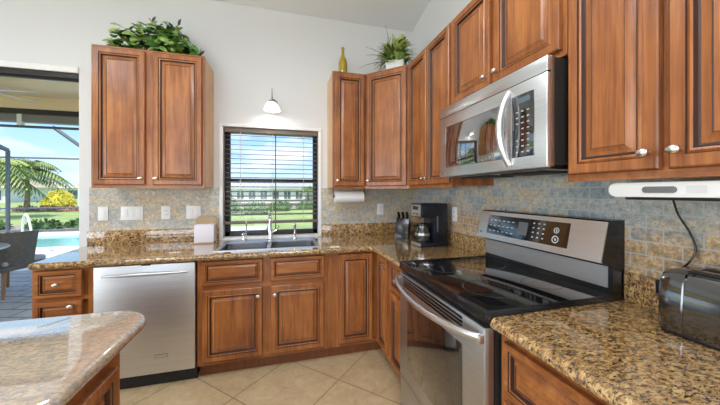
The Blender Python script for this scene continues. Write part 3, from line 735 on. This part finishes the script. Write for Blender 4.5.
t = thing('knife_block', 'black slanted knife block holding dark-handled knives beside the coffee maker', 'knife block', (-.245, -.30, CT1), -PI/2+.9)
b = MB(); b.prism([(-.05, 0), (.055, 0), (.085, .13), (.02, .19), (-.05, .05)], -.065, .065, BLK, 'x', bev=.003); b.build('block', t)
for i in range(3):
    for j in range(2):
        xx = -.042+i*.042; yy = .035+j*.032; zz = .175-j*.028
        tt = thing('kitchen_knife', 'black-handled knife in the block, %s' % ['nearest the window, back row', 'nearest the window, front row', 'in the middle, back row', 'in the middle, front row', 'nearest the coffee maker, back row', 'nearest the coffee maker, front row'][i*2+j], 'knife', (0, 0, 0), 0, 'knives in the knife block')
        M_ = Matrix.Translation(Vector((-.245, -.30, CT1))) @ Matrix.Rotation(-PI/2+.9, 4, 'Z') @ Matrix.Translation(Vector((xx, yy, zz)))
        tt.matrix_world = M_
        b = MB(); b.tube([(0, 0, -.02), (0, -.02, .035), (0, -.04, .075+.01*j)], [.010, .011, .012], BLK, 8); b.build('handle', tt)
        b = MB(); b.box((-.004, -.046, .080+.01*j), (.004, -.034, .084+.01*j), CHROME); b.build('rivet', tt)
# paper towel
t = thing('paper_towel_roll', 'white paper towel roll under the narrow cabinet right of the window', 'paper towel', (-.90, -.20, 1.315))
b = MB(); b.lathe([(.018, 0), (.055, .0), (.056, .005), (.056, .275), (.055, .28), (.018, .28)], PAPER, axis='x', n=32); b.build('roll', t)
b = MB(); b.lathe([(.018, .0005), (.018, .2795)], WICK, axis='x'); b.build('core', t)
t = thing('paper_towel_holder', 'dark rod bracket holding the paper towel roll under the cabinet', 'holder', (-.90, -.20, ZB))
b = MB()
b.tube([(-.012, 0, -.070), (.292, 0, -.070)], .006, BLK); b.box((-.016, -.012, -.085), (-.010, .012, -.001), BLK); b.box((.290, -.012, -.085), (.296, .012, -.001), BLK); b.build('rod', t)
# napkin holder
t = thing('napkin_holder', 'tan wicker napkin holder by the left edge of the sink', 'napkin holder', (-2.035, -.13, CT1))
b = MB(); P = [(-.085, 0)] + [(-.085+.17*i/16, .205+.022*abs(math.sin(PI*i/16*3))+.012*math.sin(PI*i/16)) for i in range(17)] + [(.085, 0)]
b.prism(P, .040, .052, WICK, 'y'); b.build('back_plate', t)
b = MB(); b.box((-.08, -.045, 0), (.08, .04, .010), WICK, .002); b.build('base', t)
t = thing('napkin_stack', 'stack of folded pale lilac napkins standing in the wicker holder', 'napkins', (-2.035, -.13, CT1+.010))
b = MB()
for i in range(6): b.box((-.078, -.044+i*.0135, 0), (.078, -.032+i*.0135, .150+.003*(i % 2)), NAPK, .004)
b.build('napkins', t)

# toaster
t = thing('toaster', 'dark chrome long-slot toaster at the right end of the near counter', 'toaster', (-.118, -2.262, CT1), -PI/2)
L = .38
def tprof(k=1., dz=0): 
    P = []
    pts = [(-.088, .012), (-.094, .03), (-.092, .10), (-.086, .165), (-.070, .190), (-.045, .199), (.045, .199), (.070, .190), (.086, .165), (.092, .10), (.094, .03), (.088, .012)]
    return [(y*k, z*k+dz) for y, z in pts]
b = MB()
lo = []
for x_, k_, d_z in ((0.012, .90, .008), (0.0, .955, .004), (.012, .99, .0), (.03, 1., 0), (.055, 1., 0), (.058, .975, .002), (.061, 1.0, 0), (L-.06, 1., 0), (L-.02, .98, 0), (L, .93, .006)):
    lo.append(([(x_, y, z) for y, z in tprof(k_, d_z)], TCHR))
b.rings(lo[1:], TCHR); b.build('shell', t)
b = MB(); b.box((.005, -.088, 0), (L-.005, .088, .014), BLK, .004); b.build('base', t)
for yy in (-.035, .035):
    b = MB(); b.box((.05, yy-.016, .196), (L-.05, yy+.016, .2005), BLKM, .001); b.build('bread_slot', t)
b = MB(); b.box((L-.003, -.02, .12), (L+.022, .02, .135), BLK, .004); b.build('lever', t)
# plug and cord on the wall behind the toaster
t = thing('wall_outlet', 'outlet with a black plug on the tile behind the toaster', 'outlet', (-.0225, -2.185, 1.0), -PI/2)
b = MB(); b.box((-.03, -.006, -.02), (.03, 0.001, .032), BLK, .003); b.build('plug', t)
b = MB(); pts = [(-.06, -2.222, 1.334), (-.045, -2.228, 1.28), (-.03, -2.25, 1.22), (-.024, -2.262, 1.165), (-.03, -2.25, 1.12), (-.035, -2.225, 1.085), (-.035, -2.20, 1.06), (-.032, -2.187, 1.03)]
# smooth the cord
def smooth(p, n=5):
    p = [Vector(q) for q in p]; out = []
    for i in range(len(p)-1):
        a, b2, c, d = p[max(i-1, 0)], p[i], p[i+1], p[min(i+2, len(p)-1)]
        for k in range(n):
            u = k/n; out.append(.5*((2*b2)+(-a+c)*u+(2*a-5*b2+4*c-d)*u*u+(-a+3*b2-3*c+d)*u**3))
    out.append(p[-1]); return out
b.tube(smooth(pts), .0032, BLK, 8); tag(b.build('power_cord'), 'black cord hanging from the white under-cabinet unit to the plug', 'cord')

# under-cabinet unit
t = thing('under_cabinet_radio', 'long white appliance with an oval grille mounted under the near wall cabinet', 'radio', (-.30, -2.185, ZB), -PI/2)
L = .46
b = MB(); P = []
for i in range(13): a = PI/2 + PI*i/12; P.append((.021+.021*math.cos(a), -.0245+.0225*math.sin(a)))
P += [(L-.0, -.047), (L, -.002)]
b.prism(P, -.012, .012, WHITEP, 'y', bev=.003); b.build('front', t)
b = MB(); b.box((.03, .012, -.044), (L-.02, .26, -.001), WHITEP, .004); b.build('housing', t)
b = MB(); b.box((.035, .008, -.056), (L-.02, .24, -.044), BLKM, .004); b.build('underside', t)
b = MB(); P = [(.105+.0095*math.cos(a)+(.062 if math.cos(a) > 0 else 0), -.0245+.0095*math.sin(a)) for a in [2*PI*i/24+.01 for i in range(24)]]
b.prism(P, -.0145, -.010, GREYP, 'y', bev=.001); b.build('oval_grille', t)
b = MB(); b.box((.195, -.0128, -.034), (.235, -.011, -.014), MARK); b.build('button_panel', t)

# outlets and switches
def plate(x, z, w_, h_, label, slots, cat='outlet'):
    t = thing('wall_outlet' if cat == 'outlet' else 'switch_plate', label, cat, (x, -T, z))
    b = MB(); b.box((-w_/2, -.006, -h_/2), (w_/2, 0, h_/2), PLATEM, .002); b.build('plate', t)
    for i in range(slots):
        cx = (i-(slots-1)/2)*.046
        b = MB(); b.box((cx-.0165, -.0085, -.033), (cx+.0165, -.005, .033), PLATEM, .0015)
        if cat == 'outlet':
            for zz in (-.018, .018):
                for sx_ in (-.006, .006): b.box((cx+sx_-.0012, -.0088, zz-.005), (cx+sx_+.0012, -.0083, zz+.005), BLKM)
        b.build('socket' if cat == 'outlet' else 'rocker', t)
    return t
plate(-2.841, 1.178, .072, .118, 'white single switch plate, leftmost on the back wall tiles', 1, 'switch')
plate(-2.632, 1.178, .165, .118, 'wide white triple switch plate on the back wall tiles', 3, 'switch')
plate(-2.377, 1.178, .072, .118, 'white outlet between the triple and double switch plates', 1)
plate(-2.158, 1.178, .118, .118, 'white double switch plate nearest the sink window', 2, 'switch')
plate(-.375, 1.178, .072, .118, 'white outlet on the corner tiles left of the knife block', 1)
t = plate(0, 1.178, .072, .118, 'white outlet on the right wall behind the coffee maker', 1); t.location = (-T, -.83, 1.178); t.rotation_euler = (0, 0, -PI/2)

# ------------------------------------------------------------------ light over the sink
t = thing('wall_sconce', 'small nickel wall lamp with a lit frosted glass shade above the window', 'lamp', (-1.475, 0, 2.17))
b = MB(); b.lathe([(.0001, .012), (.045, .012), (.055, 0), (.055, -.001)], NICKEL, axis='-y'); 
b.build('back_plate', t)
b = MB(); b.tube(smooth([(.0, -.01, 0), (.035, -.05, .03), (.045, -.10, .03), (.02, -.13, .045), (0, -.14, .04)]), .006, DNICK, 8); b.lathe([(.0001, .075), (.005, .07), (.007, .11-.06), (.010, .045), (.028, .035), (.030, .02)], DNICK, (0, -.14, 0)); b.tube([(0, -.14, .05), (0, -.14, .15)], [.007, .003], DNICK, 8)
b.build('arm', t)
b = MB(); b.lathe([(.026, .022), (.045, .012), (.066, -.02), (.074, -.055), (.071, -.055), (.062, -.018), (.042, .008), (.022, .018)], GLASSL, (0, -.14, 0), n=28); b.build('glass_shade', t)
L_ = bpy.data.lights.new('bulb', 'POINT'); L_.energy = 2.2; L_.shadow_soft_size = .03; L_.color = (1, .93, .82)
lo_ = bpy.data.objects.new('bulb', L_); C.objects.link(lo_); lo_.parent = t; lo_.location = (0, -.14, -.03)

# ------------------------------------------------------------------ things on top of the cabinets
t = thing('bottle', 'yellow glass bottle standing on the narrow cabinet beside the corner', 'bottle', (-.82, -.20, ZT))
b = MB(); b.lathe([(.0001, 0), (.040, 0), (.043, .01), (.043, .13), (.036, .165), (.018, .20), (.013, .22), (.013, .268), (.016, .27), (.016, .28), (.0001, .28)], YBOT); b.build('glass_body', t)
b = MB(); b.lathe([(.0145, .262), (.0145, .285), (.012, .288), (.0001, .288)], WICK); b.build('cork', t)

def leaf(b, p, d, n_, ln, wd, m, droop=.2, seg=4):
    """a pointed curved leaf starting at p heading d"""
    d = Vector(d).normalized(); s_ = d.cross(Vector(n_)).normalized(); up_ = s_.cross(d).normalized(); p = Vector(p)
    vs = []; fs = []
    for i in range(seg+1):
        u = i/seg; c = p + d*ln*u - Vector((0, 0, 1))*droop*ln*u*u; w_ = wd*math.sin(PI*min(.97, .12+.88*u))**.8*.5
        vs += [c - s_*w_ + up_*w_*.25, c, c + s_*w_ + up_*w_*.25]
    for i in range(seg):
        a = i*3; fs += [(a, a+1, a+4, a+3), (a+1, a+2, a+5, a+4)]
    b.faces([tuple(v) for v in vs], fs, m)
# ivy garland on the left cabinet
t = thing('ivy_arrangement', 'green artificial ivy with dark sprigs lying on the left wall cabinet', 'plant', (-2.385, -.17, ZT))
random.seed(3)
b = MB()
for i in range(330):
    u = random.uniform(-1, 1); hh = (.18*(1-abs(u)**2.2)+.06)
    if .0 < u < .6: hh += .05
    c = Vector((u*.30+.0, random.uniform(-.12, .06), random.uniform(.04, hh)))
    a = random.uniform(0, 2*PI); d = Vector((math.cos(a), math.sin(a)-.35, random.uniform(-.4, .6)))
    leaf(b, c, d, (random.uniform(-.4, .4), -.7, .7), random.uniform(.055, .10), random.uniform(.05, .08), random.choice([LEAF1, LEAF1, LEAF2, LEAF1, LEAF2, LEAFD]), .3)
b.build('ivy_leaves', t, smooth=0)
b = MB()
for i in range(14):
    u = -.28+.56*i/13
    b.tube(smooth([(u, 0, .0), (u+.03, -.02, .05), (u+random.uniform(-.06, .06), random.uniform(-.08, .04), .12)]), .003, TWIG, 5)
b.build('stems', t)
b = MB()
for p0, p1, p2 in (((.0, 0, .12), (.0, 0, .24), (-.06, 0, .33)), ((.05, 0, .18), (.12, 0, .27), (.17, 0, .32)), ((.14, 0, .17), (.20, 0, .20), (.25, 0, .17)), ((.25, 0, .08), (.30, 0, .12), (.33, -.02, .03)), ((.0, 0, .2), (.03, 0, .235), (.1, 0, .245))):
    P = smooth([p0, p1, p2]); b.tube(P, .0035, TWIG, 5)
    for j in range(2, len(P), 3): leaf(b, P[j], (random.uniform(-1, 1), -.3, .6), (0, -1, .2), .06, .024, TWIG, .1)
b.build('dark_sprigs', t, smooth=0)
# corner potted plant
t = thing('potted_plant', 'bushy yellow-green grass plant in a white pot on the corner cabinet', 'plant', (-.375, -.425, ZT))
b = MB(); L = []
for k_, zz in ((.95, 0), (1.02, .005), (1.15, .085), (1.15, .092), (1.06, .092), (1.03, .075)):
    L.append(([(x*k_, y*k_, zz) for x, y in rounded(-.075, -.06, .075, .06, .012, 3)], POT))
b.rings(L, POT); pot = b.build('pot', t, rotz=-PI/4+.35)
b = MB(); b.box((-.068, -.053, .06), (.068, .053, .073), SOIL); b.build('soil', pot)
b = MB(); random.seed(11)
for i in range(420):
    a = random.uniform(0, 2*PI); r_ = random.uniform(0, .055); el = random.uniform(.1, 1.5)
    leaf(b, (r_*math.cos(a)*1.3, r_*math.sin(a)*1.3, .075+random.uniform(0, .15)), (math.cos(a)*math.cos(el), math.sin(a)*math.cos(el), math.sin(el)), (-math.sin(a)*.2, -.5, .8), random.uniform(.09, .19), random.uniform(.024, .046), random.choice([LEAFY, LEAF2, LEAF2, LEAFY, LEAF1]), .45)
b.build('foliage', t, smooth=0)
b = MB()
for i in range(11):
    a = [3.5, 3.2, 3.9, 2.9, 4.2, 3.6, 1.0, .4, 2.0, 2.5, 3.0][i]; el = [.3, .6, .1, .9, .5, 1.2, 1.1, 1.3, 1.25, 1.4, .2][i]; ln = random.uniform(.26, .42)
    d = Vector((math.cos(a)*math.cos(el), math.sin(a)*math.cos(el), math.sin(el)))
    p = Vector((0, 0, .09)); P = [p+d*ln*u-Vector((0, 0, 1))*.30*ln*u*u*(1.5-el) for u in (0, .25, .5, .75, 1)]
    b.tube(P, [.003, .003, .0025, .002, .0008], LEAFD, 5)
b.build('long_grass_blades', t)

# ------------------------------------------------------------------ lanai / patio
b = MB(); b.box((-14, WT, -.1), (1.5, 3.4, 0), PAVER); struct(b.build('patio_floor'), 'grey paver floor of the covered patio', 'floor')
b = MB()
b.box((-16, 3.4, -.1), (-2, 6.0, -.005), DECK); b.box((-16, 8.62, -.1), (-2, 9.3, -.005), DECK); b.box((-16, 6.0, -.1), (-10.4, 8.62, -.005), DECK); b.box((-4.4, 6.0, -.1), (-2, 8.62, -.005), DECK)
struct(b.build('pool_deck'), 'pale pool deck around the swimming pool', 'deck')
b = MB(); b.box((-10.4, 6.0, -.6), (-4.4, 8.62, -.07), WATER); struct(b.build('pool_water'), 'turquoise water of the swimming pool beyond the patio', 'pool')
b = MB(); b.box((-14, WT+.02, 2.9), (-2.6, 2.9, 3.0), TAN); struct(b.build('patio_ceiling'), 'tan ceiling of the covered patio', 'ceiling')
t = thing('patio_beam', 'tan and bronze header beam along the outer edge of the patio ceiling', 'beam', (-14, 2.9, 0))
b = MB(); b.box((0, 0, 2.70), (11.4, .25, 2.95), TAN); b.build('header', t)
b = MB(); b.box((0, .03, 2.62), (11.4, .2, 2.70), BRONZE); b.build('screen_track', t)
b = MB(); b.box((0, .06, 2.50), (11.4, .2, 2.62), RAILG); b.build('lower_rail', t)
b = MB(); b.tube([(0, 0.1, 2.425), (11.4, .1, 2.425)], .022, CAGE, 8); b.build('screen_rod', t)
b = MB(); b.box((8.50, .05, 2.44), (8.56, .12, 2.95), TRIM); b.build('downpipe', t)
b = MB(); b.box((11.28, .02, 0), (11.4, .14, 2.7), CREAMP); b.build('post', t)
# pool cage
t = thing('pool_cage', 'dark aluminium screen enclosure frame beyond the pool', 'pool cage', (-10.2, 9.3, 0))
def bar(p, q, r_=.04, name='frame_bar'):
    b = MB(); b.tube([p, q], r_, CAGE, 6); b.build(name, t)
bar((0, 0, 0), (0, 0, 2.75), .055, 'post'); bar((-5, 0, 0), (-5, 0, 2.75), .06, 'post'); bar((5.2, 0, 0), (5.2, 0, 2.75), .05, 'post')
bar((-5, 0, 2.52), (5.2, 0, 2.52), .03, 'mid_rail'); bar((-5, 0, .82), (5.2, 0, .82), .028, 'chair_rail'); bar((-5, 0, .06), (5.2, 0, .06), .04, 'bottom_rail')
bar((0, 0, 2.75), (-.6, -1.0, 3.4), .07, 'roof_brace'); bar((2.55, 0, 2.5), (1.2, 0, 3.6), .06, 'roof_brace')
bar((0, 0, 2.75), (0, -6, 3.6), .05, 'roof_bar'); 
# pool rail
b = MB(); b.tube(smooth([(-6.98, 5.2, 0), (-6.98, 5.2, .5), (-6.94, 5.17, .80), (-6.84, 5.1, .86), (-6.72, 5.0, .68), (-6.62, 4.92, .35), (-6.6, 4.9, 0)]), .022, TRIM, 8)
tag(b.build('pool_handrail'), 'white curved pool handrail standing behind the patio chair', 'handrail')
# ceiling fan (only a blade tip shows)
t = thing('ceiling_fan', 'white ceiling fan with blades under the patio ceiling', 'fan', (-5.35, 2.2, 2.76))
b = MB(); b.lathe([(.0001, -.03), (.07, -.02), (.09, .02), (.06, .06), (.015, .07), (.015, .14)], TRIM); b.build('motor', t)
for i in range(5):
    a = 2*PI*i/5 - .05
    b = MB(); b.box((.08, -.055, .0), (.62, .055, .008), TRIM, .003); o = b.build('blade', t); o.rotation_euler = (.15, 0, a)
# patio chair
t = thing('patio_chair', 'grey-brown wicker patio armchair with wooden legs behind the table', 'chair', (-4.98, 2.05, 0), -.25)
WICKG = mat('grey_brown_wicker', (.14, .11, .09), .7); CUSH = mat('grey_cushion', (.45, .44, .43), .85); TEAK = mat('teak_leg', (.30, .15, .07), .5)
qn = N(WICKG); qn.l(qn.ramp(qn.noise(qn.world((1, 1, 8)), 40, 2), [(.4, (.09, .075, .06)), (.6, (.19, .16, .13))]), qn.b.inputs['Base Color'])
b = MB(); lo = []
for zz, k_ in ((.40, .9), (.60, .96), (.84, 1.04)):
    pass
n = 20
for off in (0,):
    vo = []; vi = []
    for i in range(n+1):
        a = PI*1.15*i/n - PI*.075 + PI   # open towards +y
        vo.append((math.cos(a), math.sin(a)))
    for i in range(n):
        (c0, s0), (c1, s1) = vo[i], vo[i+1]
        def q4(R, z0, z1, flare): return
        R0, R1 = .30, .36
        top0 = .84; top1 = .84
        vs = [(c0*R0, s0*R0, .38), (c1*R0, s1*R0, .38), (c1*R1, s1*R1, top1), (c0*R1, s0*R1, top0), (c0*(R0-.03), s0*(R0-.03), .38), (c1*(R0-.03), s1*(R0-.03), .38), (c1*(R1-.03), s1*(R1-.03), top1), (c0*(R1-.03), s0*(R1-.03), top0)]
        b.faces(vs, [(0, 1, 2, 3), (7, 6, 5, 4), (3, 2, 6, 7), (4, 5, 1, 0)] + ([(0, 3, 7, 4)] if i == 0 else []) + ([(1, 5, 6, 2)] if i == n-1 else []), WICKG)
bmesh.ops.remove_doubles(b.bm, verts=b.bm.verts, dist=.0005)
b.build('backrest', t)
b = MB(); b.box((-.29, -.28, .34), (.29, .30, .40), WICKG, .02); b.build('seat', t)
b = MB(); b.box((-.25, -.22, .40), (.25, .28, .47), CUSH, .025); b.build('cushion', t)
for sx_ in (-1, 1):
    for sy_ in (-1, 1):
        b = MB(); b.tube([(sx_*.22, sy_*.20, .36), (sx_*.27, sy_*.25, 0)], [.025, .015], TEAK, 8); b.build('leg', t)
# patio table
t = thing('patio_table', 'round pale glass patio table in front of the wicker chair', 'table', (-4.93, 1.02, 0))
b = MB(); b.lathe([(.0001, .735), (.60, .735), (.605, .742), (.60, .75), (.0001, .75)], mat('pale_table_top', (.48, .53, .58), .08), n=48); b.build('table_top', t)
b = MB(); b.lathe([(.25, 0), (.25, .02), (.05, .05), (.04, .70), (.12, .735)], BRONZE); b.build('pedestal', t)

# ------------------------------------------------------------------ garden and neighbours
b = MB(); b.box((-90, 9.3, -.2), (-1.9, 90, -.02), GRASS); b.box((-1.9, WT, -.2), (60, 90, -.02), GRASS); b.box((-90, -30, -.25), (60, 90, -.12), GRASS)
struct(b.build('lawn'), 'sunlit green lawn beyond the pool and the sink window', 'ground')
b = MB(); b.box((-14, 9.45, -.12), (-4.5, 12.2, -.01), MULCH); tag(b.build('planting_bed'), 'brown mulch planting bed just beyond the pool enclosure', 'planting bed')
b = MB(); b.box((-40, 25, -.02), (30, 30.5, -.012), CANAL); struct(b.build('canal'), 'pale canal water between the gardens', 'water')
def blob(name, loc, r, m, label, cat, group=None, n=260, ls=.16, seed=1):
    random.seed(seed); b = MB()
    for i in range(n):
        th = random.uniform(0, 2*PI); ph = math.acos(random.uniform(-.2, 1)); k_ = random.uniform(.72, 1.)
        d = Vector((math.cos(th)*math.sin(ph), math.sin(th)*math.sin(ph), math.cos(ph)))
        p = Vector((d.x*r[0], d.y*r[1], d.z*r[2]))*k_
        leaf(b, p + Vector((0, 0, r[2]*.25)), d+Vector((random.uniform(-.6, .6), random.uniform(-.6, .6), random.uniform(-.3, .5))), (0.1, -1, .3), ls*random.uniform(.7, 1.3), ls*.55, m, .2, 2)
    # leafy core
    L = [(max(.001, r[0]*.8*math.cos(a)), r[2]*.25+r[2]*.78*math.sin(a)) for a in [-.35+(PI/2+.35)*i/8 for i in range(9)]]
    b.lathe(L, m, n=14, sy=r[1]/r[0])
    return tag(b.build(name, loc=loc, smooth=0), label, cat, group)
blob('yellow_shrub', (-20.29, 28.06, 0), (1.05, .9, 1.2), YBUSH, 'round golden yellow shrub on the far lawn', 'shrub', n=420, ls=.22)
for i, (x, y) in enumerate(((-19.4, 23.4), (-17.9, 23.0), (-16.4, 22.6), (-14.9, 22.2))):
    blob('flower_bush', (x, y, -.02), (.65, .45, .32), PINK, ['low pink flowering bush, leftmost in the far bed', 'low pink flowering bush, second from the left in the far bed', 'low pink flowering bush, third from the left in the far bed', 'low pink flowering bush, rightmost in the far bed'][i], 'shrub', 'pink bushes on the far lawn', n=160, ls=.14, seed=i)
for i, (x, y, s_) in enumerate(((-9.9, 10.3, .55), (-9.1, 10.9, .45), (-8.4, 10.2, .5), (-7.5, 10.8, .42), (-6.7, 10.3, .4), (-11.7, 10.6, .6))):
    blob('garden_shrub', (x, y, 0), (s_*.9, s_*.8, s_*.5), HEDGE, ['leafy green shrub by the enclosure post', 'leafy green shrub second right of the enclosure post', 'leafy green shrub in the middle of the mulch bed', 'leafy green shrub right of the middle of the mulch bed', 'small leafy green shrub nearest the wall edge in the mulch bed', 'large leafy green shrub left of the enclosure post'][i], 'shrub', 'shrubs in the mulch bed', n=200, ls=.12, seed=20+i)
def palm(loc, h, r, nf, label, seed, tr=.13):
    random.seed(seed)
    t = thing('palm_tree', label, 'palm', loc)
    b = MB(); b.tube([(0, 0, 0), (.08, 0, h*.5), (0, 0, h)], [tr*1.3, tr, tr*.9], TRUNK, 10); b.build('trunk', t)
    b = MB()
    for f in range(nf):
        a = 2*PI*f/nf*1.0 + random.uniform(-.15, .15)+f*.7; el = random.uniform(-.1, 1.25); d = Vector((math.cos(a)*math.cos(el), math.sin(a)*math.cos(el), math.sin(el)))
        R = r*random.uniform(.8, 1.1); P = [Vector((0, 0, h)) + d*R*u - Vector((0, 0, 1))*R*.75*u*u for u in [i/14 for i in range(15)]]
        b.tube(P, [.03*(1-i/16) for i in range(15)], PALM, 5)
        s_ = Vector((-math.sin(a), math.cos(a), 0))
        for i in range(1, 15):
            for sg in (-1, 1):
                ln = R*.30*math.sin(PI*min(.95, .15+i/16)); leaf(b, P[i], s_*sg + (P[i]-P[i-1]).normalized()*.7 - Vector((0, 0, .35)), (0, 0, 1), ln, R*.035, PALM, .3, 2)
    b.build('fronds', t, smooth=0)
palm((-18.6, 22.3, 0), 2.9, 2.7, 40, 'palm tree with drooping golden-green fronds on the far lawn', 5)
palm((-16.2, 16.6, 0), 2.6, 2.4, 34, 'nearer palm tree at the left edge of the patio view', 6)
palm((-9.0, 13.2, 0), .55, .9, 14, 'very short young palm in the garden bed', 8, .05)
palm((1.9, 37.6, 0), 1.9, 1.5, 20, 'far palm tree seen through the right of the sink window', 9)
def house(loc, rotz, w_, d_, h_, rh, label, roof, nw, ov=.6):
    t = thing('neighbour_house', label, 'house', loc, rotz)
    b = MB(); b.box((0, 0, -.05), (w_, d_, h_), HWALL); b.build('walls', t)
    b = MB(); 
    vs = [(-ov, -ov, h_), (w_+ov, -ov, h_), (w_+ov, d_+ov, h_), (-ov, d_+ov, h_), (d_/2, d_/2, h_+rh), (w_-d_/2, d_/2, h_+rh)]
    b.faces(vs, [(0, 1, 5, 4), (1, 2, 5), (2, 3, 4, 5), (3, 0, 4), (3, 2, 1, 0)], roof); b.box((-ov, -ov, h_-.14), (w_+ov, d_+ov, h_), HWALL); b.build('roof', t)
    for i in range(nw):
        x_ = w_*(i+.5)/nw; ww_ = w_/nw*.32
        b = MB(); b.box((x_-ww_, -.06, .25), (x_+ww_, .02, h_-.4), TRIM); wf = b.build('window', t)
        b = MB(); b.box((x_-ww_+.08, -.08, .33), (x_-.04, -.05, h_-.48), HWIN); b.box((x_+.04, -.08, .33), (x_+ww_-.08, -.05, h_-.48), HWIN); b.build('pane', wf)
    return t
house((-12.5, 47.5, 0), -.26, 15, 8, 2.1, 1.25, 'long white neighbour house with a grey roof seen through the sink window', HROOF, 8)
house((4.5, 43, 0), -.26, 12, 8, 2.1, 1.3, 'white neighbour house with a grey roof at the right of the window view', HROOF, 5)
house((-58, 52, 0), .28*-1, 22, 9, 2.1, 1.7, 'far white neighbour house with a tan tiled roof behind the palms', HROOFT, 8)
house((-31.5, 47.5, 0), -.26, 12, 8, 2.1, 1.4, 'far white neighbour house with a tan roof behind the yellow shrub', HROOFT, 5)
t = thing('screened_porch', 'white framed screened porch at the edge of the far lawn', 'porch', (-20.6, 31.0, 0), -.26)
b = MB(); b.box((0, 0, 1.62), (3, 3, 1.74), HWALL); b.build('roof', t)
for i in range(5): b = MB(); b.box((i*.72, 0, 0), (i*.72+.12, .12, 1.62), HWALL); b.build('post', t)
b = MB(); b.box((.05, 1.0, 0), (3, 1.1, 1.62), HWIN); b.build('screen', t)
# low seawall and fence line seen through the window
t = thing('red_seawall', 'low reddish garden wall crossing the window view', 'garden wall', (-9.5, 30.9, 0), -.26)
RED = mat('reddish_block', (.52, .25, .20), .8)
b = MB(); b.box((0, 0, 0), (16, .25, .22), RED); b.build('wall_blocks', t)
b = MB(); b.box((0, -.03, .22), (16, .28, .28), HWALL); b.build('cap', t)
for i, (x, y, s_, lb) in enumerate(((-4.9, 17.5, .8, 'green shrub left of centre in the window view'), (-3.0, 16.2, .9, 'green shrub at the centre of the window view'), (-1.6, 19.0, .9, 'green shrub right of centre in the window view'), (0.6, 20.5, 1.0, 'green shrub at the right of the window view'), (-6.5, 27, 1.1, 'far green shrub at the left of the window view'))):
    blob('garden_shrub', (x, y, 0), (s_, s_*.7, s_*.62), HEDGE, lb, 'shrub', 'shrubs seen through the sink window', n=170, ls=.16, seed=40+i)
